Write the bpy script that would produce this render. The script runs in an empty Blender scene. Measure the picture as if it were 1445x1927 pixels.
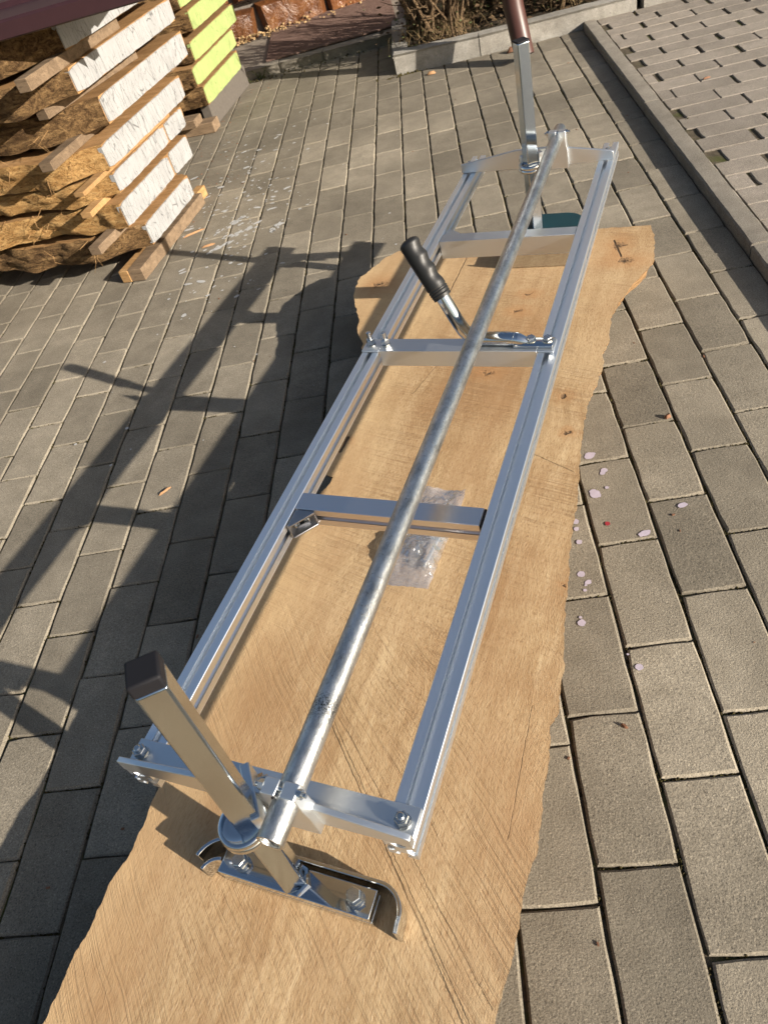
import bpy, bmesh, math, random
from mathutils import Vector, Matrix, noise
random.seed(7)
R_ = random.Random(11)
scn = bpy.context.scene
COL = scn.collection

# ---------------------------------------------------------------- camera
cam_d = bpy.data.cameras.new('camera'); cam = bpy.data.objects.new('camera', cam_d); COL.objects.link(cam)
CR = Matrix(((0.97510512, 0.15282152, 0.16067230), (0.00325839, 0.71463433, -0.69949065), (-0.22171917, 0.68260044, 0.69634564)))
CP = Vector((0.160799, 0.0, 0.963596))
cam.matrix_world = Matrix.Translation(CP) @ CR.to_4x4()
cam_d.sensor_fit = 'HORIZONTAL'; cam_d.sensor_width = 36.0; cam_d.lens = 1382.19 / 1445 * 36
cam_d.clip_start = 0.02; cam_d.clip_end = 500
cam_d.dof.use_dof = True; cam_d.dof.focus_distance = 1.08; cam_d.dof.aperture_fstop = 20.0
scn.camera = cam
# ---------------------------------------------------------------- sky, sun, exposure
SUN = Vector((2.364, -1.435, 1.0)).normalized()
w = bpy.data.worlds.new('World'); scn.world = w; w.use_nodes = True
wn = w.node_tree.nodes; bg = wn['Background']
sky = wn.new('ShaderNodeTexSky'); sky.sky_type = 'NISHITA'; sky.sun_disc = False
sky.sun_elevation = math.asin(SUN.z); sky.sun_rotation = math.atan2(SUN.x, SUN.y)
sky.air_density = 1.0; sky.dust_density = 2.0; sky.ozone_density = 0.8
w.node_tree.links.new(sky.outputs[0], bg.inputs[0]); bg.inputs[1].default_value = 0.06
sd = bpy.data.lights.new('sun', 'SUN'); so = bpy.data.objects.new('sun', sd); COL.objects.link(so)
sd.energy = 5.0; sd.angle = math.radians(0.53); sd.color = (1.0, 0.91, 0.79)
so.rotation_euler = (-SUN).to_track_quat('-Z', 'Y').to_euler()
vs = scn.view_settings; vs.view_transform = 'Standard'; vs.look = 'None'; vs.gamma = 1; vs.exposure = 1.3; vs.use_curve_mapping = False
scn.render.engine = 'CYCLES'
scn.cycles.use_denoising = True; scn.cycles.use_adaptive_sampling = True; scn.cycles.adaptive_threshold = 0.015
scn.cycles.max_bounces = 6; scn.cycles.diffuse_bounces = 3; scn.cycles.glossy_bounces = 4; scn.cycles.transparent_max_bounces = 12
scn.cycles.sample_clamp_indirect = 4.0

# ---------------------------------------------------------------- frames
ANG = 0.32693348
CA, SA = math.cos(ANG), math.sin(ANG)
def W(n, t, z=0.0):                                   # mill frame (across, along) to world
    return Vector((n * CA + t * SA, -n * SA + t * CA, z))
NC = -0.216                                           # mill centre line
ZS = 0.105                                            # top of the slab
def project(p):
    d = CR.transposed() @ (Vector(p) - CP)
    if d.z > -0.05: return None
    return (722.5 - 1382.19 * d.x / d.z, 963.5 + 1382.19 * d.y / d.z)

# ---------------------------------------------------------------- object helpers
def tag(o, label=None, cat=None, group=None, kind=None):
    if label: o['label'] = label
    if cat: o['category'] = cat
    if group: o['group'] = group
    if kind: o['kind'] = kind
    return o
def empty(name, loc=(0, 0, 0), rz=0.0, parent=None):
    o = bpy.data.objects.new(name, None); COL.objects.link(o)
    o.location = loc; o.rotation_euler = (0, 0, rz); o.empty_display_size = 0.05
    if parent: o.parent = parent
    return o
class MB:
    def __init__(s): s.v = []; s.f = []
    def add(s, vs_, fs_):
        b = len(s.v); s.v += [tuple(v) for v in vs_]; s.f += [tuple(b + i for i in f) for f in fs_]; return s
    def box(s, x0, x1, y0, y1, z0, z1, rot=None, at=None):
        vs_ = [Vector((x, y, z)) for z in (z0, z1) for x, y in ((x0, y0), (x1, y0), (x1, y1), (x0, y1))]
        if rot is not None: vs_ = [rot @ v for v in vs_]
        if at is not None: vs_ = [v + Vector(at) for v in vs_]
        return s.add(vs_, [(3, 2, 1, 0), (4, 5, 6, 7), (0, 1, 5, 4), (1, 2, 6, 5), (2, 3, 7, 6), (3, 0, 4, 7)])
    def prism(s, poly, l0, l1, axis='y'):
        m = {'y': lambda p, q, l: (p, l, q), 'x': lambda p, q, l: (l, p, q), 'z': lambda p, q, l: (p, q, l)}[axis]
        n = len(poly); vs_ = [m(p, q, l0) for p, q in poly] + [m(p, q, l1) for p, q in poly]
        fs_ = [tuple(range(n)), tuple(range(2 * n - 1, n - 1, -1))] + [(i + n, (i + 1) % n + n, (i + 1) % n, i) for i in range(n)]
        return s.add(vs_, fs_)
    def tube(s, pts, rad, n=14, cap=True, sx=None):
        pts = [Vector(p) for p in pts]; k = len(pts)
        if not hasattr(rad, '__len__'): rad = [rad] * k
        up = Vector((0, 0, 1)); rings = []; x = None
        for i, p in enumerate(pts):
            d = (pts[min(i + 1, k - 1)] - pts[max(i - 1, 0)]).normalized()
            if x is None:
                x = d.cross(up if abs(d.z) < 0.95 else Vector((1, 0, 0))).normalized()
            else:
                x = (x - d * x.dot(d)).normalized()
            y = d.cross(x)
            rings.append([p + (x * math.cos(2 * math.pi * j / n) + y * math.sin(2 * math.pi * j / n)) * rad[i] for j in range(n)])
        b = [v for r in rings for v in r]; fs_ = []
        for i in range(k - 1):
            for j in range(n):
                fs_.append((i * n + j, i * n + (j + 1) % n, (i + 1) * n + (j + 1) % n, (i + 1) * n + j))
        if cap: fs_ += [tuple(range(n - 1, -1, -1)), tuple((k - 1) * n + j for j in range(n))]
        return s.add(b, fs_)
    def lathe(s, prof, n=24, at=(0, 0, 0), rot=None):
        b = []; fs_ = []; k = len(prof)
        for r, z in prof:
            for j in range(n):
                v = Vector((r * math.cos(2 * math.pi * j / n), r * math.sin(2 * math.pi * j / n), z))
                if rot is not None: v = rot @ v
                b.append(v + Vector(at))
        for i in range(k - 1):
            for j in range(n):
                fs_.append((i * n + j, i * n + (j + 1) % n, (i + 1) * n + (j + 1) % n, (i + 1) * n + j))
        fs_ += [tuple(range(n - 1, -1, -1)), tuple((k - 1) * n + j for j in range(n))]
        return s.add(b, fs_)
    def shift(s, dx, dy, dz): s.v = [(x + dx, y + dy, z + dz) for x, y, z in s.v]; return s
    def mesh(s, name, mat=None, angle=35, smooth=True):
        me = bpy.data.meshes.new(name); me.from_pydata(s.v, [], s.f)
        bm = bmesh.new(); bm.from_mesh(me); bmesh.ops.recalc_face_normals(bm, faces=bm.faces); bm.to_mesh(me); bm.free()
        if smooth:
            me.polygons.foreach_set('use_smooth', [True] * len(me.polygons)); me.set_sharp_from_angle(angle=math.radians(angle))
        if mat: me.materials.append(mat)
        me.update(); return me
    def build(s, name, mat, parent=None, bevel=0.0, angle=35, smooth=True, seg=2):
        o = bpy.data.objects.new(name, s.mesh(name, mat, angle, smooth)); COL.objects.link(o)
        if parent: o.parent = parent
        if bevel:
            m = o.modifiers.new('bevel', 'BEVEL'); m.width = bevel; m.segments = seg; m.limit_method = 'ANGLE'; m.angle_limit = math.radians(40)
            m.harden_normals = False
        return o
def fbm(x, y, z=0.0, o=4):
    a = 0.0; k = 1.0; f_ = 1.0
    for _ in range(o):
        a += k * noise.noise(Vector((x * f_, y * f_, z * f_))); k *= 0.5; f_ *= 2.1
    return a

# ---------------------------------------------------------------- materials
class Mat:
    def __init__(s, name):
        s.m = bpy.data.materials.new(name); s.m.use_nodes = True; s.t = s.m.node_tree
        s.b = s.t.nodes['Principled BSDF']; s.out = s.t.nodes['Material Output']
    def n(s, kind, **kw):
        nd = s.t.nodes.new(kind)
        for k, v in kw.items(): setattr(nd, k, v)
        return nd
    def set(s, inp, v):
        if hasattr(v, 'is_output'): s.t.links.new(v, inp)
        elif v is not None: inp.default_value = v
    def pos(s, scale=(1, 1, 1), kind='world', rot=(0, 0, 0), loc=(0, 0, 0)):
        src = s.n('ShaderNodeNewGeometry').outputs['Position'] if kind == 'world' else s.n('ShaderNodeTexCoord').outputs['Object']
        mp = s.n('ShaderNodeMapping'); s.t.links.new(src, mp.inputs[0])
        mp.inputs['Scale'].default_value = scale; mp.inputs['Rotation'].default_value = rot; mp.inputs['Location'].default_value = loc
        return mp.outputs[0]
    def noise(s, vec, scale, detail=4, rough=0.55, dist=0.0):
        nd = s.n('ShaderNodeTexNoise'); s.set(nd.inputs['Vector'], vec)
        nd.inputs['Scale'].default_value = scale; nd.inputs['Detail'].default_value = detail
        nd.inputs['Roughness'].default_value = rough; nd.inputs['Distortion'].default_value = dist
        return nd.outputs[0]
    def voro(s, vec, scale, feature='DISTANCE_TO_EDGE', rnd=1.0):
        nd = s.n('ShaderNodeTexVoronoi', feature=feature); s.set(nd.inputs['Vector'], vec); nd.inputs['Scale'].default_value = scale
        nd.inputs['Randomness'].default_value = rnd
        return nd.outputs[0]
    def wave(s, vec, scale, dist=2.0, detail=2.0, dscale=1.0, dirn='X', prof='SIN', kind='BANDS'):
        nd = s.n('ShaderNodeTexWave', wave_type=kind, wave_profile=prof)
        if kind == 'BANDS': nd.bands_direction = dirn
        s.set(nd.inputs['Vector'], vec); nd.inputs['Scale'].default_value = scale; nd.inputs['Distortion'].default_value = dist
        nd.inputs['Detail'].default_value = detail; nd.inputs['Detail Scale'].default_value = dscale
        return nd.outputs[1] if False else nd.outputs['Fac']
    def ramp(s, fac, stops, interp='LINEAR'):
        nd = s.n('ShaderNodeValToRGB'); s.set(nd.inputs[0], fac); cr = nd.color_ramp; cr.interpolation = interp
        while len(cr.elements) < len(stops): cr.elements.new(0.5)
        for e, (p, c) in zip(cr.elements, stops):
            e.position = p; e.color = (c, c, c, 1) if not hasattr(c, '__len__') else (*c, 1)
        return nd.outputs[0]
    def mix(s, fac, a, b, blend='MIX'):
        nd = s.n('ShaderNodeMix', data_type='RGBA', blend_type=blend)
        s.set(nd.inputs[0], fac)
        for i, v in ((6, a), (7, b)):
            if isinstance(v, (tuple, list)): v = (*v[:3], 1)
            s.set(nd.inputs[i], v)
        return nd.outputs[2]
    def math(s, op, a, b=None, c=None, clamp=False):
        nd = s.n('ShaderNodeMath', operation=op); nd.use_clamp = clamp
        s.set(nd.inputs[0], a); s.set(nd.inputs[1], b); s.set(nd.inputs[2], c) if c is not None else None
        return nd.outputs[0]
    def vmath(s, op, a, b=None, scale=None, out=0):
        nd = s.n('ShaderNodeVectorMath', operation=op); s.set(nd.inputs[0], a)
        if b is not None: s.set(nd.inputs[1], b)
        if scale is not None: s.set(nd.inputs['Scale'], scale)
        return nd.outputs[out]
    def rand(s): return s.n('ShaderNodeObjectInfo').outputs['Random']
    def bump(s, h, strength=0.3, dist=0.002, prev=None):
        nd = s.n('ShaderNodeBump'); s.set(nd.inputs['Height'], h); nd.inputs['Strength'].default_value = strength
        nd.inputs['Distance'].default_value = dist
        if prev is not None: s.t.links.new(prev, nd.inputs['Normal'])
        return nd.outputs[0]
    def fin(s, col=None, rough=None, metal=None, normal=None, spec=None, **kw):
        if col is not None: s.set(s.b.inputs['Base Color'], (*col[:3], 1) if isinstance(col, (tuple, list)) else col)
        if rough is not None: s.set(s.b.inputs['Roughness'], rough)
        if metal is not None: s.set(s.b.inputs['Metallic'], metal)
        if normal is not None: s.t.links.new(normal, s.b.inputs['Normal'])
        if spec is not None: s.set(s.b.inputs['Specular IOR Level'], spec)
        for k, v in kw.items(): s.set(s.b.inputs[k.replace('_', ' ')], v)
        return s.m

def mat_concrete(name, dark, light, grit=1.0, stain=0.5, rnd=0.3, moss=0.0):
    m = Mat(name); p = m.pos()
    big = m.noise(p, 3.0, 5, 0.6); mid = m.noise(p, 22, 5, 0.65); fine = m.noise(p, 430, 2, 0.75); grain = m.noise(p, 170, 3, 0.75)
    base = m.mix(m.ramp(mid, [(0.3, 0.0), (0.7, 1.0)]), dark, light)
    base = m.mix(m.ramp(big, [(0.35, 0.0), (0.62, stain)]), base, tuple(c * 0.62 for c in dark))
    spk = m.ramp(fine, [(0.33, 0.35), (0.47, 0.95), (0.60, 1.05), (0.70, 2.0)])
    base = m.mix(0.68, base, spk, 'MULTIPLY')
    hole = m.ramp(grain, [(0.3, 0.35), (0.4, 1.0)])
    base = m.mix(0.6, base, hole, 'MULTIPLY')
    rv = m.math('MULTIPLY_ADD', m.rand(), rnd, 1.0 - rnd * 0.5)
    cv = m.n('ShaderNodeCombineColor'); [m.set(cv.inputs[i], rv) for i in range(3)]
    base = m.mix(1.0, base, cv.outputs[0], 'MULTIPLY')
    if moss:
        mo = m.ramp(m.noise(p, 9, 6, 0.7), [(0.58, 0.0), (0.68, moss)])
        base = m.mix(mo, base, (0.06, 0.065, 0.02))
    h = m.math('ADD', m.math('MULTIPLY', fine, 0.55), grain)
    return m.fin(base, 0.9, 0.0, m.bump(h, min(1.0, 0.6 * grit), 0.0016), 0.25)
M_PAV = mat_concrete('paver_concrete', (0.190, 0.164, 0.123), (0.262, 0.229, 0.175), stain=0.65, rnd=0.42)
M_RPAV = mat_concrete('raised_paver_concrete', (0.205, 0.178, 0.145), (0.275, 0.24, 0.20), stain=0.35)
M_KERB = mat_concrete('kerb_concrete', (0.18, 0.160, 0.13), (0.26, 0.235, 0.195), grit=1.6, stain=0.35)
M_BKERB = mat_concrete('bed_kerb_concrete', (0.20, 0.185, 0.16), (0.34, 0.325, 0.29), grit=1.4, stain=0.6)
def mat_soil(name, c0, c1, green=0.0):
    m = Mat(name); p = m.pos()
    a = m.noise(p, 60, 6, 0.7); b = m.noise(p, 400, 3, 0.7)
    col = m.mix(m.ramp(a, [(0.3, 0.0), (0.7, 1.0)]), c0, c1)
    if green:
        col = m.mix(m.ramp(m.noise(p, 14, 6, 0.7), [(0.5, 0.0), (0.62, green)]), col, (0.055, 0.062, 0.016))
    return m.fin(col, 0.95, 0.0, m.bump(b, 0.8, 0.003, m.bump(a, 0.6, 0.006)), 0.15)
M_JOINT = mat_soil('joint_soil', (0.045, 0.037, 0.026), (0.12, 0.098, 0.068), 0.85)
M_SOIL = mat_soil('bed_soil', (0.020, 0.016, 0.011), (0.055, 0.042, 0.028), 0.3)
def mat_moss():
    m = Mat('moss'); p = m.pos()
    a = m.noise(p, 120, 5, 0.7); b = m.noise(p, 900, 2, 0.7)
    col = m.ramp(a, [(0.32, (0.030, 0.023, 0.013)), (0.5, (0.062, 0.050, 0.022)), (0.72, (0.10, 0.092, 0.032))])
    return m.fin(col, 1.0, 0.0, m.bump(b, 1.0, 0.004), 0.1)
M_MOSS = mat_moss()

def mat_wood_slab():
    m = Mat('sawn_slab_wood'); ob = m.pos((1, 1, 1), 'object')
    warp = m.noise(ob, 2.2, 3, 0.5)
    wv = m.n('ShaderNodeCombineXYZ'); m.set(wv.inputs[0], m.math('MULTIPLY_ADD', warp, 0.10, -0.05))
    pv = m.vmath('ADD', ob, wv.outputs[0])
    def mp(scale, rz=0.0, src=pv):
        if rz:
            q0 = m.n('ShaderNodeMapping'); m.t.links.new(src, q0.inputs[0]); q0.inputs['Rotation'].default_value = (0, 0, rz); src = q0.outputs[0]
        q = m.n('ShaderNodeMapping'); m.t.links.new(src, q.inputs[0]); q.inputs['Scale'].default_value = scale; return q.outputs[0]
    fl = m.noise(mp((7.5, 0.55, 2)), 1.0, 3, 0.5)                     # growth figure: contour bands that flow along the board
    rings_ = m.math('SINE', m.math('MULTIPLY', fl, 95.0)); rings2 = m.math('SINE', m.math('MULTIPLY', fl, 31.0))
    g1 = m.noise(mp((75, 9.0, 4)), 1.0, 6, 0.75)                      # fibres
    g2 = m.noise(mp((560, 105, 30)), 1.0, 3, 0.8)                    # short pores
    pat = m.noise(ob, 4.0, 5, 0.6)
    tone = m.math('ADD', m.math('MULTIPLY_ADD', rings_, 0.034, m.math('MULTIPLY_ADD', g1, 0.7, 0.15)), m.math('MULTIPLY', rings2, 0.04))
    base = m.ramp(tone, [(0.26, (0.195, 0.112, 0.046)), (0.42, (0.325, 0.214, 0.106)), (0.56, (0.415, 0.290, 0.155)), (0.74, (0.56, 0.430, 0.258))])
    base = m.mix(m.ramp(pat, [(0.40, 0.0), (0.62, 0.5)]), base, (0.455, 0.330, 0.188))
    base = m.mix(m.ramp(pat, [(0.34, 0.6), (0.47, 0.0)]), base, (0.275, 0.165, 0.078))
    # chainsaw marks: fine parallel strokes, one direction near, another further up, fading in and out
    sy = m.n('ShaderNodeSeparateXYZ'); m.t.links.new(ob, sy.inputs[0])
    c1 = m.noise(mp((5.0, 300, 3), math.radians(14), pv), 1.0, 3, 0.75); c2 = m.noise(mp((5.0, 310, 3), math.radians(44), pv), 1.0, 3, 0.75)
    zone = m.ramp(m.math('MULTIPLY_ADD', m.noise(ob, 3.0, 2, 0.5), 0.6, m.math('SUBTRACT', sy.outputs[1], 0.72)), [(0.0, 0.0), (0.25, 1.0)])
    k1 = m.ramp(m.noise(ob, 5.5, 4, 0.65), [(0.42, 0.0), (0.62, 1.0)])
    sel = m.mix(zone, c2, c1)
    saw = m.math('MULTIPLY', m.ramp(sel, [(0.36, 1.0), (0.52, 0.0)]), m.math('MULTIPLY_ADD', k1, 0.8, 0.2))
    base = m.mix(m.math('MULTIPLY', saw, 0.50), base, (0.205, 0.118, 0.056))
    base = m.mix(m.ramp(g2, [(0.35, 0.7), (0.48, 0.0)]), base, (0.19, 0.105, 0.048))
    base = m.mix(m.ramp(g2, [(0.56, 0.0), (0.72, 0.5)]), base, (0.56, 0.43, 0.285))
    sap = m.ramp(m.math('MULTIPLY_ADD', m.noise(mp((3, 2.0, 1), 0.0, ob), 1.0, 4, 0.6), -0.16, m.math('MULTIPLY', sy.outputs[0], -1.0)), [(0.26, 0.0), (0.36, 0.5)])
    base = m.mix(sap, base, (0.56, 0.39, 0.205))
    st = m.ramp(m.noise(mp((5, 2.2, 3), 0.0, ob), 1.0, 6, 0.66), [(0.44, 0.0), (0.66, 0.62)])
    base = m.mix(st, base, (0.27, 0.150, 0.068))
    dark = None; height = m.math('MULTIPLY', g2, 0.5)
    sx = m.n('ShaderNodeSeparateXYZ'); 
    jn = m.noise(ob, 60, 4, 0.7); jv = m.n('ShaderNodeCombineXYZ'); m.set(jv.inputs[0], m.math('MULTIPLY_ADD', jn, 0.045, -0.0225)); m.set(jv.inputs[1], m.math('MULTIPLY_ADD', m.noise(m.vmath('ADD', ob, (5, 5, 0)), 60, 4, 0.7), 0.045, -0.0225))
    pj = m.vmath('ADD', ob, jv.outputs[0])
    def acc(a, b): return b if a is None else m.math('MAXIMUM', a, b)
    for (kx, ky, rx, ry) in KNOTS:                                    # knots with rings
        d = m.vmath('SUBTRACT', pj, (kx, ky, 0)); d = m.vmath('MULTIPLY', d, (1 / rx, 1 / ry, 0)); L = m.vmath('LENGTH', d, out=1)
        dark = acc(dark, m.ramp(L, [(0.0, 0.95), (0.30, 0.8), (0.45, 0.1), (0.66, 0.5), (0.78, 0.12), (1.0, 0.0)] if rx > 0.01 else [(0.0, 0.95), (0.7, 0.6), (1.0, 0.0)]))
        halo = m.ramp(m.math('MULTIPLY', L, 0.28), [(0.25, 0.5), (1.0, 0.0)])
        base = m.mix(halo, base, (0.33, 0.16, 0.06))
    jn2 = m.vmath('ADD', ob, m.vmath('SCALE', jv.outputs[0], scale=0.10))
    for (ax, ay, bx, by, wd, amt) in CRACKS:                          # drying cracks and saw gouges
        dx, dy = bx - ax, by - ay; L2 = dx * dx + dy * dy
        q = m.vmath('MULTIPLY', m.vmath('SUBTRACT', jn2, (ax, ay, 0)), (1, 1, 0))
        tt = m.math('DIVIDE', m.vmath('DOT_PRODUCT', q, (dx, dy, 0), out=1), L2, clamp=True)
        foot = m.vmath('SCALE', (dx, dy, 0), scale=tt)
        D = m.vmath('LENGTH', m.vmath('SUBTRACT', q, foot), out=1)
        dark = acc(dark, m.ramp(m.math('DIVIDE', D, wd), [(0.0, amt), (0.5, amt * 0.8), (1.0, 0.0)]))
    base = m.mix(dark, base, (0.022, 0.013, 0.008))
    b2 = m.bump(m.math('SUBTRACT', g2, m.math('MULTIPLY', saw, 0.8)), 0.6, 0.0012); b3 = m.bump(m.math('SUBTRACT', 1.0, dark), 0.9, 0.004, b2)
    return m.fin(base, 0.72, 0.0, b3, 0.3)
KNOTS = [(-0.5723, 1.5328, 0.022, 0.020), (-0.0144, 1.5969, 0.024, 0.013), (-0.036, 1.665, 0.012, 0.02), (-0.1994, 1.4718, 0.012, 0.007), (-0.2092, 1.4059, 0.013, 0.009),
         (-0.2249, 1.1924, 0.014, 0.010), (-0.1044, 1.3447, 0.006, 0.005), (-0.0431, 1.0249, 0.006, 0.006), (-0.0662, 1.1244, 0.008, 0.008), (-0.4513, 0.9793, 0.007, 0.006), (0.0048, 0.6953, 0.004, 0.004)]
CRACKS = [(-0.2669, 0.4315, -0.0052, 0.1512, 0.0012, 0.36), (-0.2633, 0.4347, 0.0008, 0.153, 0.0009, 0.30), (-0.235, 0.42, 0.02, 0.17, 0.0007, 0.3), (-0.0477, 1.6888, -0.0243, 1.6159, 0.003, 0.95), (-0.0437, 1.6549, -0.0164, 1.6663, 0.002, 0.9),
          (-0.3836, 1.6535, -0.3855, 1.4656, 0.0018, 0.7), (-0.4585, 0.5747, -0.4547, 0.5155, 0.0018, 0.95), (-0.0052, 0.5004, 0.0002, 0.3331, 0.0008, 0.32), (-0.4476, 0.9842, -0.4486, 0.9438, 0.004, 0.95), (-0.30, 1.36, -0.36, 1.12, 0.001, 0.4), (-0.12, 0.98, -0.02, 0.93, 0.0008, 0.35)]
M_SLAB = mat_wood_slab()
def mat_slab_edge():
    m = Mat('slab_edge_wood'); ob = m.pos((40, 9, 90), 'object')
    a = m.noise(ob, 1.0, 6, 0.7); col = m.ramp(a, [(0.3, (0.12, 0.065, 0.03)), (0.55, (0.30, 0.18, 0.085)), (0.8, (0.42, 0.28, 0.14))])
    return m.fin(col, 0.8, 0.0, m.bump(a, 0.8, 0.006), 0.2)
M_SLABEDGE = mat_slab_edge()

def mat_metal(name, col, rough, rvar=0.1, brushed=None, bump=0.0, spots=0.0):
    m = Mat(name); ob = m.pos(brushed or (1, 1, 1), 'object')
    a = m.noise(ob, 1.0 if brushed else 90, 4, 0.6)
    r = m.math('MULTIPLY_ADD', a, rvar, rough - rvar * 0.5)
    c = col
    if spots:
        s = m.noise(m.pos((1, 1, 1), 'object'), 120, 6, 0.75)
        c = m.mix(m.ramp(s, [(0.35, 0.0), (0.62, spots)]), col, tuple(x * 0.55 for x in col))
    nrm = m.bump(a, bump, 0.0004) if bump else None
    return m.fin(c, r, 1.0, nrm)
M_ALU = mat_metal('anodised_aluminium', (0.80, 0.84, 0.88), 0.36, 0.08, (900, 12, 900), 0.05)
M_ALUB = mat_metal('mill_finish_aluminium', (0.72, 0.69, 0.69), 0.30, 0.06, (14, 700, 700), 0.02)
M_CAST = mat_metal('satin_aluminium', (0.66, 0.69, 0.71), 0.40, 0.08, None, 0.06)
M_CHROME = mat_metal('chrome', (0.56, 0.58, 0.60), 0.05, 0.03)
M_STEEL = mat_metal('polished_steel', (0.42, 0.48, 0.54), 0.16, 0.06, (300, 300, 8), 0.04)
M_ZINC = mat_metal('zinc_plated_steel', (0.56, 0.57, 0.56), 0.22, 0.12)
M_DIE = mat_metal('die_cast_bracket', (0.34, 0.345, 0.36), 0.38, 0.1)
def mat_galv():
    m = Mat('galvanised_pipe'); ob = m.pos((1, 1, 1), 'object')
    s = m.noise(ob, 170, 6, 0.8); v = m.noise(m.pos((70, 22, 70), 'object'), 1.0, 6, 0.75)
    c = m.ramp(v, [(0.3, (0.25, 0.255, 0.25)), (0.5, (0.50, 0.51, 0.50)), (0.72, (0.74, 0.74, 0.72))])
    c = m.mix(m.ramp(s, [(0.56, 0.0), (0.66, 0.75)]), c, (0.17, 0.165, 0.15))
    c = m.mix(m.ramp(s, [(0.32, 0.8), (0.40, 0.0)]), c, (0.86, 0.86, 0.84))
    band = m.n('ShaderNodeSeparateXYZ'); m.t.links.new(m.pos((1, 1, 1), 'object'), band.inputs[0])
    bm_ = m.ramp(m.math('ABSOLUTE', m.math('SUBTRACT', band.outputs[1], -0.665)), [(0.0, 1.0), (0.02, 0.0)])
    c = m.mix(m.math('MULTIPLY', bm_, m.ramp(m.noise(ob, 500, 4, 0.8), [(0.46, 0.0), (0.56, 1.0)])), c, (0.02, 0.02, 0.02))
    r = m.math('MULTIPLY_ADD', s, 0.3, 0.18)
    return m.fin(c, r, 1.0, m.bump(s, 0.5, 0.0014))
M_GALV = mat_galv()
def mat_simple(name, col, rough, bumpscale=0, bs=0.3, spec=0.5, var=0.0, **kw):
    m = Mat(name); nrm = None; c = col
    if bumpscale or var:
        a = m.noise(m.pos(), bumpscale or 60, 5, 0.65)
        if bumpscale: nrm = m.bump(a, bs, 0.002)
        if var: c = m.mix(m.ramp(a, [(0.3, 0.0), (0.7, var)]), col, tuple(x * 0.45 for x in col))
    return m.fin(c, rough, 0.0, nrm, spec, **kw)
M_RUBBER = mat_simple('black_rubber', (0.010, 0.010, 0.010), 0.48, 300, 0.1, 0.4)
M_CAP = mat_simple('black_plastic_cap', (0.007, 0.007, 0.009), 0.65, 250, 0.08, 0.2)
M_TEAL = mat_simple('teal_plate', (0.0, 0.030, 0.042), 0.35, 40, 0.05, 0.25, 0.3)  # dark teal base colour for the far foot's guard plate
M_MAROON = mat_simple('maroon_sheet_metal', (0.026, 0.010, 0.012), 0.5, 30, 0.06, 0.3, 0.3)
M_PIPEBROWN = mat_simple('brown_downpipe_plastic', (0.055, 0.022, 0.017), 0.42, 60, 0.06, 0.4, 0.25)
M_DARKIN = mat_simple('dark_pipe_inside', (0.012, 0.008, 0.007), 0.8)
def mat_plastic_bag():
    m = Mat('clear_plastic_bag'); ob = m.pos((1, 1, 1), 'object')
    a = m.noise(ob, 60, 4, 0.6, 1.5)
    nrm = m.bump(a, 0.5, 0.004)
    gl = m.n('ShaderNodeBsdfGlossy'); gl.inputs['Roughness'].default_value = 0.07; m.t.links.new(nrm, gl.inputs['Normal'])
    tr = m.n('ShaderNodeBsdfTransparent'); tr.inputs[0].default_value = (0.93, 0.93, 0.95, 1)
    df = m.n('ShaderNodeBsdfDiffuse'); df.inputs[0].default_value = (0.75, 0.76, 0.80, 1)
    tl = m.n('ShaderNodeBsdfTranslucent'); tl.inputs[0].default_value = (0.75, 0.76, 0.80, 1)
    m1 = m.n('ShaderNodeMixShader'); m1.inputs[0].default_value = 0.5; m.t.links.new(df.outputs[0], m1.inputs[1]); m.t.links.new(tl.outputs[0], m1.inputs[2])
    m2 = m.n('ShaderNodeMixShader'); m2.inputs[0].default_value = 0.17; m.t.links.new(tr.outputs[0], m2.inputs[1]); m.t.links.new(m1.outputs[0], m2.inputs[2])
    lw = m.n('ShaderNodeLayerWeight'); lw.inputs[0].default_value = 0.25; m.t.links.new(nrm, lw.inputs['Normal'])
    fr = m.math('MULTIPLY_ADD', lw.outputs['Fresnel'], 0.8, 0.08, clamp=True)
    m3 = m.n('ShaderNodeMixShader'); m.t.links.new(fr, m3.inputs[0]); m.t.links.new(m2.outputs[0], m3.inputs[1]); m.t.links.new(gl.outputs[0], m3.inputs[2])
    m.t.links.new(m3.outputs[0], m.out.inputs[0]); return m.m
M_BAG = mat_plastic_bag()
def mat_board(name, c0, c1, c2):
    m = Mat(name); ob = m.pos((6, 40, 60), 'object')
    a = m.noise(ob, 1.0, 6, 0.65, 0.5); f_ = m.noise(m.pos((40, 500, 500), 'object'), 1.0, 3, 0.6)
    col = m.ramp(a, [(0.25, c0), (0.5, c1), (0.78, c2)])
    col = m.mix(m.ramp(f_, [(0.35, 0.5), (0.5, 0.0)]), col, tuple(x * 0.4 for x in c0))
    rv = m.math('MULTIPLY_ADD', m.rand(), 0.35, 0.82); cv = m.n('ShaderNodeCombineColor'); [m.set(cv.inputs[i], rv) for i in range(3)]
    col = m.mix(1.0, col, cv.outputs[0], 'MULTIPLY')
    return m.fin(col, 0.8, 0.0, m.bump(f_, 0.4, 0.001), 0.2)
M_BOARD = mat_board('pile_board_wood', (0.17, 0.090, 0.035), (0.255, 0.145, 0.060), (0.35, 0.215, 0.105))
M_STICK = mat_board('weathered_stick_wood', (0.085, 0.058, 0.036), (0.150, 0.105, 0.066), (0.225, 0.160, 0.102))
M_STICKF = mat_board('fresh_stick_wood', (0.20, 0.108, 0.042), (0.28, 0.165, 0.070), (0.36, 0.23, 0.11))
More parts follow.
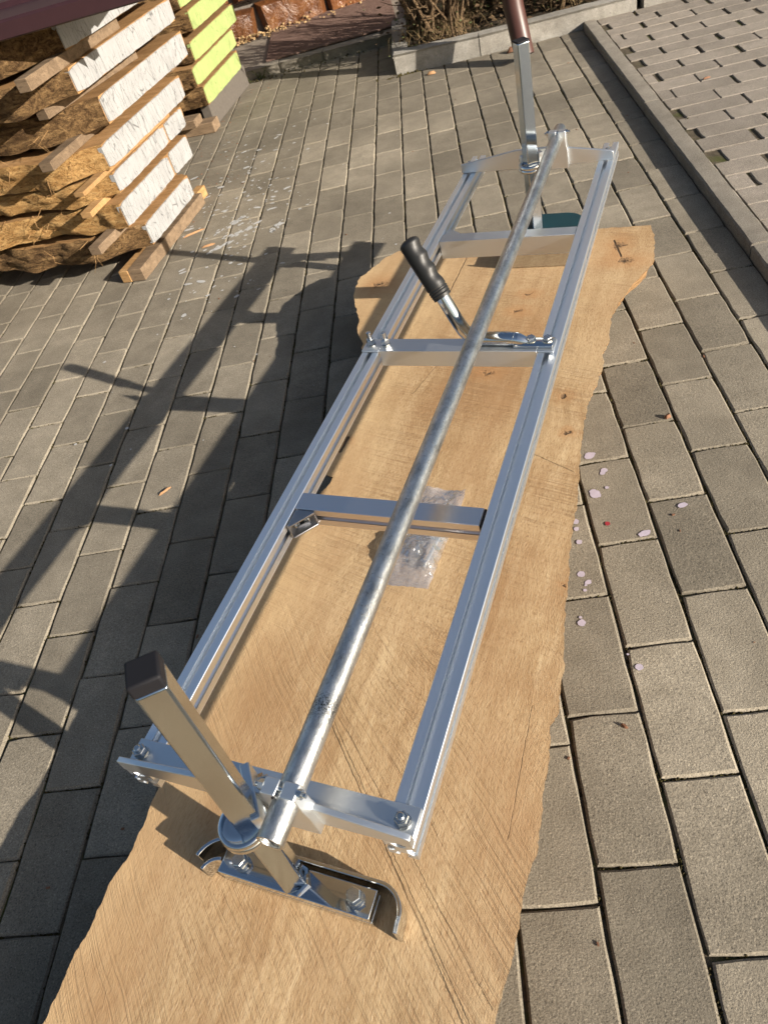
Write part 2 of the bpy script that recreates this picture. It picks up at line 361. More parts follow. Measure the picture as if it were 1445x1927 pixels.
def mat_bark(name, cs, sc=1.0):
    m = Mat(name); ob = m.pos((12 * sc, 62 * sc, 60 * sc), 'object')
    a = m.noise(ob, 1.0, 8, 0.72, 1.0); b = m.noise(m.pos((.45, 1, 1), 'object'), 150, 6, 0.8)
    col = m.ramp(a, [(0.22, cs[0]), (0.42, cs[1]), (0.6, cs[2]), (0.8, cs[3])])
    col = m.mix(m.ramp(b, [(0.34, 0.75), (0.5, 0.0)]), col, tuple(x * 0.5 for x in cs[0]))
    return m.fin(col, 0.92, 0.0, m.bump(m.math('ADD', m.math('MULTIPLY', b, 0.9), a), 1.0, 0.014), 0.15)
M_BARK = mat_bark('rough_bark', [(0.018, 0.011, 0.006), (0.085, 0.048, 0.021), (0.23, 0.14, 0.062), (0.42, 0.29, 0.16)])
M_BARKL = mat_bark('stripped_live_edge', [(0.09, 0.045, 0.016), (0.30, 0.165, 0.058), (0.46, 0.285, 0.115), (0.52, 0.37, 0.19)])
def mat_endpaint(name, c, under, dens=1.0):
    m = Mat(name); ob = m.pos((1, 1, 1), 'object')
    wob = m.noise(ob, 14, 4, 0.6); wv = m.n('ShaderNodeCombineXYZ'); m.set(wv.inputs[1], m.math('MULTIPLY', wob, 0.05)); m.set(wv.inputs[2], m.math('MULTIPLY', wob, 0.05))
    pv = m.vmath('ADD', ob, wv.outputs[0])
    mp = m.n('ShaderNodeMapping'); m.t.links.new(pv, mp.inputs[0]); mp.inputs['Rotation'].default_value = (math.radians(24), 0, 0); mp.inputs['Scale'].default_value = (1, 3.2, 0.55)
    e = m.voro(mp.outputs[0], 15); fine = m.voro(m.vmath('MULTIPLY', pv, (1, 1.0, 0.6)), 34)
    cr = m.ramp(e, [(0.0, 1.0), (0.03, 0.0)]); cr2 = m.ramp(fine, [(0.0, 0.8), (0.03, 0.0)])
    gate = m.ramp(m.noise(ob, 9, 3, 0.6), [(0.34, 0.0), (0.5, 1.0)])
    crack = m.math('MAXIMUM', m.math('MULTIPLY', cr, gate), m.math('MULTIPLY', cr2, m.ramp(m.noise(m.vmath('ADD', ob, (2, 2, 2)), 8, 3, 0.6), [(0.5, 0.0), (0.6, 0.6)])))
    dirt = m.ramp(m.noise(ob, 11, 6, 0.7), [(0.42, 0.0), (0.68, 0.6)])
    col = m.mix(dirt, c, tuple(x * 0.72 for x in c))
    chip = m.ramp(m.noise(m.vmath('ADD', ob, (7, 3, 1)), 26, 6, 0.75), [(0.72, 0.0), (0.74, 1.0)])
    col = m.mix(chip, col, under)
    col = m.mix(m.math('MULTIPLY', crack, 0.8 * dens), col, tuple(x * 0.16 for x in c))
    h = m.math('SUBTRACT', 1.0, crack)
    return m.fin(col, 0.6, 0.0, m.bump(h, 0.6, 0.002, m.bump(m.noise(ob, 120, 4, 0.7), 0.3, 0.002)), 0.3)
M_WHITE = mat_endpaint('cracked_white_paint', (0.262, 0.264, 0.264), (0.20, 0.11, 0.045))
M_GREEN = mat_endpaint('lime_green_paint', (0.255, 0.315, 0.115), (0.22, 0.25, 0.09), 0.5)

# ================================================================ GROUND AND PAVING
g = MB().add([(-40, -40, -0.0062), (40, -40, -0.0062), (40, 40, -0.0062), (-40, 40, -0.0062)], [(0, 1, 2, 3)])
tag(g.build('ground', M_JOINT, smooth=False), kind='structure')

def paver_mesh(name, wx, wy, seed, ch=0.0042, jit=0.0016):
    r = random.Random(seed); top = []; mid = []; low = []
    def edge(p, q, n):
        return [(p[0] + (q[0] - p[0]) * i / n, p[1] + (q[1] - p[1]) * i / n) for i in range(n)]
    hx, hy = wx / 2, wy / 2
    ring = edge((-hx, -hy), (hx, -hy), 3) + edge((hx, -hy), (hx, hy), 5) + edge((hx, hy), (-hx, hy), 3) + edge((-hx, hy), (-hx, -hy), 5)
    corners = {0, 3, 8, 11}
    for i, (x, y) in enumerate(ring):
        j = r.uniform(-jit, jit * 0.4); k = 1 + (j * 2 / min(wx, wy)) - (0.02 if i in corners else 0)
        kx = 1 + (j / hx if abs(abs(x) - hx) < 1e-6 else 0); ky = 1 + (j / hy if abs(abs(y) - hy) < 1e-6 else 0)
        x2, y2 = x * kx, y * ky
        if i in corners: cc = r.choice([.992, .988, .98, .965]); x2 *= cc; y2 *= 1 - (1 - cc) * .5
        c = ch * r.uniform(0.6, 1.5)
        sx = (hx - c) / hx; sy = (hy - c) / hy
        low.append((x2, y2, -0.05)); mid.append((x2, y2, -c * 0.9)); top.append((x2 * sx, y2 * sy, 0.0))
    n = len(ring); mb = MB()
    mb.add(low + mid + top, [(i, (i + 1) % n, (i + 1) % n + n, i + n) for i in range(n)] + [(i + n, (i + 1) % n + n, (i + 1) % n + 2 * n, i + 2 * n) for i in range(n)] + [tuple(range(2 * n, 3 * n))])
    return mb.mesh(name, M_PAV, 20, smooth=False)
PAV = [paver_mesh('paver', 0.0964, 0.1982, 100 + i, 0.0027, 0.0011) for i in range(14)]
OFF = {-14: .9, -13: 1.63, -12: .69, -11: 1.65, -10: .7, -9: 1.7, -8: .66, -7: 1.8, -6: .8, -5: 1.75, -4: .75, -3: 1.8, -2: 1.1, -1: 1.97, 0: 1.43, 1: .72, 2: 1.11, 3: .12, 4: .93, 5: .0, 6: .85, 7: 1.72}
pavement = tag(empty('pavement'), kind='structure')
plist = []
for c in range(-24, 8):
    off = OFF.get(c, (c % 2) * 1.0 + R_.uniform(-.1, .1)) * 0.1
    ymax = 4.24 if c < 0 else 3.66
    k = -5
    while True:
        y0 = off + k * 0.2; k += 1
        if y0 > ymax - 0.02: break
        y1 = min(y0 + 0.2, ymax); L = y1 - y0
        if y1 < -0.75: continue
        x = c * 0.1 + 0.05; y = (y0 + y1) / 2
        q = [project((x + dx, y + dy, 0)) for dx, dy in ((-.05, -.1), (.05, -.1), (.05, .1), (-.05, .1))]
        area = 0.0
        if all(q):
            a = abs(sum(q[i][0] * q[(i + 1) % 4][1] - q[(i + 1) % 4][0] * q[i][1] for i in range(4))) / 2
            ins = sum(-20 < p[0] < 1465 and -20 < p[1] < 1947 for p in q)
            area = a * ins / 4
        plist.append([area, x, y, L, R_.uniform(-.0009, .0009), R_.uniform(-.004, .004), R_.uniform(-.004, .004), R_.randrange(len(PAV)), R_.random() < .5, R_.uniform(-.006, .006)])
plist.sort(key=lambda p: -p[0])
PTOP = {}
rest = MB()
for i, (area, x, y, L, dz, tx, ty, mi, flip, rz) in enumerate(plist):
    PTOP.setdefault(math.floor(x / 0.1), []).append((y, L, dz))
    rot = Matrix.Rotation(rz + (math.pi if flip else 0), 4, 'Z') @ Matrix.Rotation(tx, 4, 'X') @ Matrix.Rotation(ty, 4, 'Y')
    if i < 300 and area > 0:
        o = bpy.data.objects.new('paver', PAV[mi]); COL.objects.link(o); o.parent = pavement
        o.matrix_local = Matrix.Translation((x, y, dz)) @ rot @ Matrix.Diagonal((1, L / 0.2, 1, 1))
    else:
        mw = Matrix.Translation((x, y, dz)) @ rot @ Matrix.Diagonal((1, L / 0.2, 1, 1))
        me = PAV[mi]; rest.add([mw @ v.co for v in me.vertices], [tuple(p.vertices) for p in me.polygons])
tag(rest.build('outer_pavers', M_PAV, pavement, smooth=False), kind='stuff')
def pz(x, y):
    for (py, L, dz) in PTOP.get(math.floor(x / 0.1), []):
        if abs(y - py) <= L / 2 + 0.003: return dz
    return 0.0

# raised paving on the right, with open slots between the stones
raised = tag(empty('raised_pavement'), kind='structure')
RZ = 0.024
MB().add([(0.83, -1.5, RZ - 0.0042), (6, -1.5, RZ - 0.0042), (6, 3.72, RZ - 0.0042), (0.83, 3.72, RZ - 0.0042)], [(0, 1, 2, 3)]).build('slot_filling', M_JOINT, raised, smooth=False)
RP = []
for i in range(8):
    me = paver_mesh('paver', 0.185, 0.0870, 300 + i, 0.0020, 0.0014); me.materials[0] = M_RPAV; RP.append(me)
rlist = []
for r in range(-12, 34):
    y = 0.7 + r * 0.0885
    if y > 3.66: continue
    o_ = (r % 2) * 0.097 + R_.uniform(-.025, .025)
    for k in range(0, 14):
        x = 0.80 + o_ + k * 0.194 + R_.uniform(-.0045, .0045)
        x0, x1 = max(x - 0.0925, 0.857), x + 0.0925
        if x1 - x0 < 0.03: continue
        q = project(((x0 + x1) / 2, y, RZ)); vis = q is not None and -60 < q[0] < 1500 and -60 < q[1] < 1990
        rlist.append((not vis, (x0 + x1) / 2, y, (x1 - x0) / 0.185))
rrest = MB()
for i, (hid, x, y, sx) in enumerate(sorted(rlist)):
    mw = Matrix.Translation((x, y, RZ + R_.uniform(-.001, .001))) @ Matrix.Rotation(R_.uniform(-.006, .006), 4, 'Z') @ Matrix.Diagonal((sx, 1, 1, 1))
    me = RP[R_.randrange(8)]
    if not hid:
        o = bpy.data.objects.new('paver', me); COL.objects.link(o); o.parent = raised; o.matrix_local = mw
    else: rrest.add([mw @ v.co for v in me.vertices], [tuple(p.vertices) for p in me.polygons])
tag(rrest.build('outer_pavers', M_RPAV, raised, smooth=False), kind='stuff')

def rough_bar(p0, p1, wd, z0, z1, nseg, amp, seed, ch=0.008):
    """a cast concrete bar from p0 to p1 (left edge line), chamfered, slightly uneven"""
    p0 = Vector((*p0, 0)); p1 = Vector((*p1, 0)); d = (p1 - p0).normalized(); n_ = Vector((d.y, -d.x, 0))
    prof = [(0, z0), (0, z1 - ch), (ch * .8, z1), (wd / 2, z1 + .001), (wd - ch * .8, z1), (wd, z1 - ch), (wd, z0)]
    mb = MB(); vs_ = []; k = len(prof)
    for i in range(nseg + 1):
        c = p0.lerp(p1, i / nseg)
        for j, (a, z) in enumerate(prof):
            q = c + n_ * a; w_ = amp * fbm(q.x * 25 + seed, q.y * 25, j * 3.1)
            vs_.append((q.x + n_.x * w_, q.y + n_.y * w_, z + (w_ * .7 if z > z0 else 0)))
    fs_ = [(i * k + j, i * k + j + 1, (i + 1) * k + j + 1, (i + 1) * k + j) for i in range(nseg) for j in range(k - 1)]
    fs_ += [tuple(range(k)), tuple(nseg * k + j for j in range(k - 1, -1, -1))]
    return mb.add(vs_, fs_)
kerb = tag(empty('kerb'), kind='structure')
for i, (y0, y1) in enumerate([(3.66, 2.612), (2.605, 1.612), (1.605, 0.61), (0.603, -0.4), (-0.41, -1.4)]):
    rough_bar((0.801, y1), (0.801 + R_.uniform(-.002, .002), y0), 0.052, -0.15, 0.029 + R_.uniform(-.001, .001), 60, 0.0010, i * 7, .005).build('kerbstone', M_KERB, kerb, angle=22)
bedkerb = tag(empty('flower_bed_kerb'), kind='structure')
for i, (p0, p1) in enumerate([((-0.012, 3.70), (0.36, 3.665)), ((0.364, 3.664), (1.02, 3.66)), ((1.05, 3.66), (2.1, 3.72)), ((2.11, 3.72), (3.1, 3.8))]):
    mb = rough_bar(p0, p1, -0.055, -0.1, 0.078, 26, 0.0025, 40 + i * 5, 0.01)
    mb.build('kerbstone', M_BKERB, bedkerb, angle=22)
rough_bar((0.045, 3.70), (0.045, 4.35), -0.055, -0.1, 0.07, 20, 0.0025, 77, 0.01).build('kerbstone', M_BKERB, bedkerb, angle=22)

# soil of the flower bed, gently mounded
sb = MB(); nx, ny = 70, 36
for j in range(ny + 1):
    for i in range(nx + 1):
        x = 0.05 + 3.0 * i / nx; y = 3.72 + 2.6 * j / ny
        sb.v.append((x, y, 0.055 + 0.03 * fbm(x * 4, y * 4) + 0.012 * fbm(x * 22, y * 22, 3)))
sb.f += [(j * (nx + 1) + i, j * (nx + 1) + i + 1, (j + 1) * (nx + 1) + i + 1, (j + 1) * (nx + 1) + i) for j in range(ny) for i in range(nx)]
tag(sb.build('soil', M_SOIL), kind='structure')

# moss in the joints
mo = MB(); rm = random.Random(5)
def clump(mb, x, y, z, r, h, n=7):
    vs_ = [(x, y, z + h)]; 
    for ring, rr, hh in ((0, .55, .75), (1, 1.0, 0.0)):
        for k in range(n):
            a = 2 * math.pi * k / n + rm.uniform(-.3, .3); q = rr * r * rm.uniform(.7, 1.25)
            vs_.append((x + q * math.cos(a), y + q * math.sin(a), z + h * hh * rm.uniform(.6, 1.2)))
    fs_ = [(0, 1 + k, 1 + (k + 1) % n) for k in range(n)] + [(1 + k, 1 + n + k, 1 + n + (k + 1) % n, 1 + (k + 1) % n) for k in range(n)]
    mb.add(vs_, fs_)
for (area, x, y, L, *_r) in plist:
    if area <= 0: continue
    d1 = fbm(x * 2.2 + 9, y * 2.2) ; 
    m_amt = 0.55 + 0.6 * d1 + (0.3 if x > 0.2 else 0)
    if m_amt > 0.42:
        for _ in range(int(85 * min(m_amt, 1.1))):               # cross joint
            px_ = x + rm.uniform(-.047, .047)
            if fbm(px_ * 30, y * 30, 2) + m_amt > 0.62: clump(mo, px_, y - L / 2 + rm.gauss(0, .0012), -.0062, rm.uniform(.0013, .0032), rm.uniform(.0015, .0058), 5)
        for _ in range(int(150 * min(m_amt, 1.1))):               # long joint on the left side
            py_ = y + rm.uniform(-.1, .1)
            if fbm(x * 20, py_ * 20, 5) + m_amt > 0.72: clump(mo, x - .05 + rm.gauss(0, .0014), py_, -.0062, rm.uniform(.0014, .0034), rm.uniform(.0015, .0056), 5)
for (cx_, cy_, rr, n_) in [(-0.765, 4.2, 0.05, 60), (1.0, 3.63, 0.03, 40), (0.93, 1.62, 0.05, 120), (0.88, 2.42, .03, 30), (0.02, 3.68, .05, 60), (-.4, 4.25, .2, 90)]:
    for _ in range(n_): clump(mo, cx_ + rm.gauss(0, rr), cy_ + rm.gauss(0, rr * .35), (RZ - .012 if cx_ > .86 else -.006), rm.uniform(.004, .008), rm.uniform(.005, .014), 6)
tag(mo.build('joint_moss', M_MOSS), 'olive and brown moss growing in the joints of the grey paving', 'moss', kind='stuff')

# ================================================================ WOODEN SLAB
RIGHT = [(0.0267, 1.7513), (0.035, 1.7085), (0.0415, 1.672), (0.0474, 1.5916), (0.034, 1.5491), (0.0126, 1.4979), (-0.006, 1.4283), (-0.0146, 1.371), (-0.0106, 1.2981), (-0.015, 1.2548), (-0.0098, 1.2297), (-0.0094, 1.197), (-0.0153, 1.1494), (-0.0211, 1.1111), (-0.0211, 1.06), (-0.0172, 0.9914), (-0.0122, 0.9526), (-0.0084, 0.9154), (-0.0035, 0.8563), (-0.0006, 0.8007), (0.0019, 0.7484), (0.0144, 0.6496), (0.0266, 0.537), (0.0272, 0.5057), (0.0242, 0.4716), (0.0305, 0.3958), (0.0332, 0.3296), (0.0292, 0.3023), (0.0311, 0.261), (0.0291, 0.2099), (0.0252, 0.1621), (0.024, 0.05), (0.03, -0.12), (0.025, -0.3), (0.01, -0.36)]
LEFT = [(-0.2, -0.35), (-0.43, -0.34), (-0.447, -0.2), (-0.443, -0.08), (-0.446, 0.0202), (-0.4487, 0.0515), (-0.4518, 0.0846), (-0.4486, 0.1249), (-0.4562, 0.1645), (-0.4505, 0.202), (-0.4492, 0.24), (-0.4574, 0.2869), (-0.4661, 0.3195), (-0.4674, 0.3708), (-0.4672, 0.4941), (-0.4622, 0.6376), (-0.4585, 0.7858), (-0.4433, 0.8395), (-0.4345, 0.8701), (-0.4356, 0.8782), (-0.4533, 0.882), (-0.4636, 0.8993), (-0.4675, 0.9497), (-0.4869, 1.0656), (-0.4961, 1.1649), (-0.5088, 1.2463), (-0.5255, 1.2714), (-0.5277, 1.2912), (-0.5467, 1.3114), (-0.5638, 1.3467), (-0.5727, 1.3851), (-0.6046, 1.4413), (-0.6264, 1.4884), (-0.6392, 1.549), (-0.6367, 1.5736), (-0.6209, 1.6102), (-0.602, 1.6603), (-0.5761, 1.6923), (-0.5629, 1.6964)]
FAR = [(-0.4237, 1.7035), (-0.2555, 1.7244), (-0.0971, 1.7493)]
pts = RIGHT + LEFT + FAR
dense = []
for i in range(len(pts)):
    a, b = Vector(pts[i]), Vector(pts[(i + 1) % len(pts)]); L = (b - a).length; k = max(1, int(L / 0.004)); nn = Vector((b.y - a.y, a.x - b.x)) / max(L, 1e-6)
    for j in range(k):
        q = a.lerp(b, j / k); e = 0.0032 * fbm(q.x * 45, q.y * 45, 1.0, 4) + 0.0009 * fbm(q.x * 150, q.y * 150, 4.0, 2)
        dense.append(q + nn * e)
N = len(dense); sl = []
nrm2 = []
for i in range(N):
    d = dense[(i + 9) % N] - dense[(i - 9) % N]; nrm2.append(Vector((d.y, -d.x)).normalized())
# outward normal check: loop runs clockwise from the far right corner, so flip where needed
area2 = sum(dense[i].x * dense[(i + 1) % N].y - dense[(i + 1) % N].x * dense[i].y for i in range(N))
if area2 < 0: nrm2 = [-v for v in nrm2]
slab = empty('wooden_slab', W(0, 0, 0), -ANG)
tag(slab, 'wide live-edge slab of sawn light brown wood lying under the aluminium mill', 'wood slab')
def ring(z, inset, amp, sd):
    return [(p.x - v.x * (inset + amp * fbm(p.x * 18, p.y * 18, sd)), p.y - v.y * (inset + amp * fbm(p.x * 18, p.y * 18, sd)), z) for p, v in zip(dense, nrm2)]
top = MB(); top.add([(p.x, p.y, ZS) for p in dense], [tuple(range(N))]); top.build('sawn_face', M_SLAB, slab, smooth=False)
sd_ = MB(); rings = [ring(ZS - .0004, 0.0, 0, 0), ring(ZS - .004, .0012, .001, 1), ring(ZS - .014, .010, .005, 2), ring(ZS - .036, .020, .010, 3), ring(ZS - .052, .034, .010, 4)]
for r in rings: sd_.v += r
for k in range(len(rings) - 1):
    sd_.f += [(k * N + i, k * N + (i + 1) % N, (k + 1) * N + (i + 1) % N, (k + 1) * N + i) for i in range(N)]
sd_.build('live_edge', M_SLABEDGE, slab, angle=50)
for i, (t_, lab) in enumerate([(0.02, 'squared timber bearer on the paving under the near end of the wide slab'), (1.33, 'squared timber bearer on the paving under the far end of the wide slab')]):
    o = MB().box(-.20, .12, -.03, .03, 0, ZS - .0525).build('timber_bearer', M_STICK, bevel=.002)
    o.location = W(-.22, t_, 0.002); o.rotation_euler = (0, 0, -ANG); tag(o, lab, 'timber', 'bearers under the slab')

# ================================================================ CHAINSAW MILL
B0 = 1.0
mill = empty('chainsaw_mill', W(NC, B0, ZS), -ANG)
tag(mill, 'aluminium ladder-shaped chainsaw mill with chrome posts standing on the wooden slab', 'chainsaw mill')
def part(mb, name, mat, parent=None, bevel=0.0, **kw):                # coordinates: a across, b along, z above paving
    mb.shift(0, -B0, -ZS); return mb.build(name, mat, parent or mill, bevel, **kw)
def tslot(h=0.0155, sides='RTLB'):
    o, lip, c, d, o2 = .0042, .002, .0078, .0092, .0040
    out = []
    for k, s_ in enumerate('RTLB'):
        loc = [(h, -h + .0008), (h, -o), (h - lip, -o), (h - lip, -c), (h - lip - .002, -c), (h - d, -o2), (h - d, o2), (h - lip - .002, c), (h - lip, c), (h - lip, o), (h, o), (h, h - .0008)] if s_ in sides else [(h, -h + .0008), (h, h - .0008)]
        ca, sa = [(1, 0), (0, 1), (-1, 0), (0, -1)][k]
        out += [(p * ca - q * sa, p * sa + q * ca) for p, q in loc]
    return out
ZR = 0.2797; HR = 0.0155
for s in (-1, 1):
    prof = [(p + s * (.166 - HR), q + ZR - HR) for p, q in tslot()]
    part(MB().prism(prof, .247, 1.797), 'rail', M_ALU, angle=25)
# ---- fasteners
def hexprism(mb, a, b, z0, z1, af=.0065, ch=.0008, rz=0.2):
    r = af / math.cos(math.pi / 6)
    for (r0, za, r1, zb) in ((r * .9, z0, r, z0 + ch), (r, z0 + ch, r, z1 - ch), (r, z1 - ch, r * .9, z1)):
        pass
    prof = [(r * .93, z0), (r, z0 + ch), (r, z1 - ch), (r * .9, z1)]
    b0 = len(mb.v); k = len(prof)
    for rr, zz in prof:
        for j in range(6): mb.v.append((a + rr * math.cos(rz + j * math.pi / 3), b + rr * math.sin(rz + j * math.pi / 3), zz))
    mb.f += [(b0 + i * 6 + j, b0 + i * 6 + (j + 1) % 6, b0 + (i + 1) * 6 + (j + 1) % 6, b0 + (i + 1) * 6 + j) for i in range(k - 1) for j in range(6)]
    mb.f += [tuple(b0 + j for j in range(5, -1, -1)), tuple(b0 + (k - 1) * 6 + j for j in range(6))]
def nut_bolt(a, b, z, nut=.009, rod=.006, washer=.0014, name='bolt', parent=None, af=.0065, rr=.004, rz=None, mark=False):
    mb = MB(); rz = R_.uniform(0, 1) if rz is None else rz
    if washer: mb.lathe([(af * 1.28, z), (af * 1.32, z + .0004), (af * 1.28, z + washer)], 20, (a, b, 0))
    hexprism(mb, a, b, z + washer, z + washer + nut, af, rz=rz)
    if rod: mb.lathe([(rr, z + washer + nut), (rr, z + washer + nut + rod - .001), (rr * .72, z + washer + nut + rod)], 14, (a, b, 0))
    if mark:
        zt = z + washer + nut + .0001; mb.add([(a + x * .96 + y * .28, b - x * .28 + y * .96, zt + q) for x, y, q in MARK[0]], MARK[1])
    return part(mb, name, M_ZINC, parent, angle=30)
# ---- cross bars
near = [(p * 1.0, q) for p, q in tslot(.0155, 'RL')]
pr = [(p + .6595, q + ZR - HR - .0006) for p, q in near]
xb = part(MB().prism(pr, -.1342, .1305, 'x'), 'cross_bar', M_ALUB, bevel=0, angle=25)
part(MB().box(.1307, .1338, .6445, .6745, ZR - .030, ZR - .002), 'end_cap', M_CAP, xb, .0006)
cb = MB()
for za, zb in ((ZR - .0282, ZR - .0255), (ZR - .0055, ZR - .0028)):
    cb.prism([(-.1342, .6438), (-.1045, .6438), (-.1045, .640), (-.129, .612), (-.1342, .612)], za, zb, 'z')
cb.box(-.1342, -.1312, .612, .6438, ZR - .0256, ZR - .0054); cb.box(-.1313, -.1045, .6408, .6439, ZR - .0256, ZR - .0054)
cb.prism([(-.1315, .6409), (-.117, .6409), (-.1315, .626)], ZR - .0256, ZR - .021, 'z')
cbo = part(cb, 'corner_bracket', M_DIE, bevel=.0006)
for (a, b, ry) in ((-.1305, .626, 1), (-.118, .6402, 0)):
    rot = Matrix.Rotation(math.pi / 2, 3, 'Y') if ry else Matrix.Rotation(math.pi / 2, 3, 'X')
    sc = MB().lathe([(.0052, 0), (.0054, .003), (.0046, .0042), (.0026, .0042), (.0025, .0022)], 16, (a, b, ZR - .0150), rot)
    part(sc, 'screw', M_ZINC, cbo)
mid = MB(); mid.prism([(1.0105, ZR - .027), (1.0105, ZR + .0035), (1.046, ZR + .0035), (1.046, ZR + .0006), (1.0135, ZR + .0006), (1.0135, ZR - .027)], -.1340, .1340, 'x')
mid.box(-.166, -.1341, 1.0105, 1.046, ZR + .0006, ZR + .0035); mid.box(.1341, .160, 1.0105, 1.046, ZR + .0006, ZR + .0035)
mo_ = part(mid, 'cross_bar', M_CAST, bevel=.0007)
for a in (-.1535, -.1265): nut_bolt(a, 1.0285, ZR + .0036, parent=mo_, nut=.011, rod=.013)
fx = MB().box(-.1343, .1343, 1.390, 1.420, ZR - .0385, ZR - .0008)
part(fx, 'cross_bar', M_CAST, bevel=.0008)
part(MB().prism([(-.1343, 1.4205), (-.098, 1.4205), (-.104, 1.434), (-.120, 1.446), (-.1343, 1.450)], ZR - .030, ZR - .006, 'z'), 'corner_bracket', M_CAST, bevel=.001)
# ---- end plates (angle castings with pipe clamp and post clamp)
PHI = math.radians(38)
RP_ = Matrix.Rotation(PHI, 3, 'Z')
PIPE_A, PIPE_Z = .052, .335
def end_plate(b, sgn, pa, pb):
    """sgn=+1: the near plate; -1: the far plate. pa, pb: post position"""
    mb = MB()
    wall = [(-.168, .2805), (-.168, .2995), (-.150, .3020), (-.040, .3195), (.034, .3195), (.070, .3150), (.160, .3000), (.166, .2975), (.166, .2805), (.070, .2785), (-.040, .2785)]
    mb.prism(wall, b, b + .0065)
    pl = part(mb, 'end_plate', M_CAST, bevel=.0009)
    fl = MB().box(-.166, .1645, b + .0067, b + .036, ZR + .0004, ZR + .0046)
    part(fl, 'flange', M_CAST, pl, .0006)
    for a in (-.154, .151): nut_bolt(a, b + .0195, ZR + .0047, parent=pl, rod=.004)
    # pipe clamp
    w_ = .0185; c0, c1 = PIPE_A - w_, PIPE_A + w_
    poly = [(c0 - .002, .2745), (c0 - .002, .31), (c0, .325), (c0, .3495), (c0 + .0012, .3515), (PIPE_A - .0026, .3515), (PIPE_A - .0026, .343), (PIPE_A + .0026, .343), (PIPE_A + .0026, .3515), (c1 - .0012, .3515), (c1, .3495), (c1, .325), (c1 + .003, .312), (c1 + .003, .2745)]
    cl = part(MB().prism(poly, b - .0085, b + .0075), 'pipe_clamp', M_CAST, pl, .0009)
    rot = Matrix.Rotation(math.pi / 2, 3, 'Y')
    bm_ = MB().lathe([(.0026, -.026), (.0026, .026)], 12, (PIPE_A, b, .3475), rot)
    bm_.lathe([(.0052, -.0225), (.0052, -.0173)], 6, (PIPE_A, b, .3475), rot); bm_.lathe([(.0048, .0173), (.0048, .0218)], 16, (PIPE_A, b, .3475), rot)
    part(bm_, 'clamp_bolt', M_ZINC, pl)
    # post clamp: two jaws and a back block, turned with the post
    pc = MB()
    pc.box(.0135, .0235, -.014, .046, .281, .320, RP_, (pa, pb, 0))
    pc.box(-.0133, .0133, .0140, .026, .281, .312, RP_, (pa, pb, 0))
    pco = part(pc, 'post_clamp', M_CAST, pl, .0012)
    b2 = MB(); r2 = RP_ @ Matrix.Rotation(math.pi / 2, 3, 'Y'); at = RP_ @ Vector((0, .034, .298)) + Vector((pa, pb, 0))
    b2.lathe([(.0032, -.010), (.0032, .034)], 12, at, r2); b2.lathe([(.0066, .0237), (.0066, .030)], 6, at, r2)
    part(b2, 'clamp_bolt', M_ZINC, pl)
    co = MB().lathe([(.0180, .2835), (.0238, .2842), (.0258, .2865), (.0258, .2905), (.0244, .2922), (.0255, .2942), (.0252, .2982), (.0236, .3000), (.0212, .3000), (.0206, .2992), (.0128, .2987)], 40, (pa, pb, 0))
    part(co, 'collar', M_CHROME, pl, angle=50)
    return pl
NPB, FPB = .2230, 1.680
end_plate(.2465, 1, .002, NPB)
end_plate(1.7035, -1, -.004, FPB)
# ---- guide pipe, hollow at the ends
def pipe_mesh(p0, p1, ro, ri, n=28):
    mb = MB(); d = Vector(p1) - Vector(p0); L = d.length
    k = 40
    mb.v = []; 
    for i in range(k + 1):
        c = Vector(p0).lerp(Vector(p1), i / k)
        for j in range(n):
            a = 2 * math.pi * j / n; mb.v.append((c.x + ro * math.cos(a), c.y, c.z + ro * math.sin(a)))
    mb.f = [(i * n + j, i * n + (j + 1) % n, (i + 1) * n + (j + 1) % n, (i + 1) * n + j) for i in range(k) for j in range(n)]
    for end, c, dy in ((0, Vector(p0), .03), (k, Vector(p1), -.03)):
        b0 = len(mb.v)
        for j in range(n): a = 2 * math.pi * j / n; mb.v.append((c.x + ri * math.cos(a), c.y, c.z + ri * math.sin(a)))
        for j in range(n): a = 2 * math.pi * j / n; mb.v.append((c.x + ri * math.cos(a), c.y + dy, c.z + ri * math.sin(a)))
        mb.f += [(end * n + j, end * n + (j + 1) % n, b0 + (j + 1) % n, b0 + j) for j in range(n)]
        mb.f += [(b0 + j, b0 + (j + 1) % n, b0 + n + (j + 1) % n, b0 + n + j) for j in range(n)] + [tuple(b0 + n + j for j in range(n))]
    return mb
gp = part(pipe_mesh((PIPE_A + .004, .203, PIPE_Z), (PIPE_A - .003, 1.752, PIPE_Z), .0130, .0106), 'guide_pipe', M_GALV, angle=40)
part(MB().lathe([(.0032, 0), (.0030, .0008)], 14, (PIPE_A - .0045, .2395, PIPE_Z + .0120), Matrix.Rotation(math.radians(-34), 3, 'Y')), 'drilled_hole', M_DARKIN, gp)
# ---- posts
def post(pa, pb, ztop, la=0.0, lb=0.0, cap=.015):
    h = .0127
    def lean(mb):
        mb.v = [(x + la * (z - .137) / (ztop - .137), y + lb * (z - .137) / (ztop - .137), z) for x, y, z in mb.v]; return mb
    o = part(lean(MB().box(-h, h, -h, h, .136, ztop - cap, RP_, (pa, pb, 0))), 'post', M_STEEL, bevel=.0022, seg=3)
    part(lean(MB().box(-h - .0006, h + .0006, -h - .0006, h + .0006, ztop - cap + .0001, ztop, RP_, (pa, pb, 0))), 'end_cap', M_CAP, o, min(.0024, cap * .4), seg=3)
    return o
post(.002, NPB, .553, .012, .016); post(-.004, FPB, .537, cap=.003)
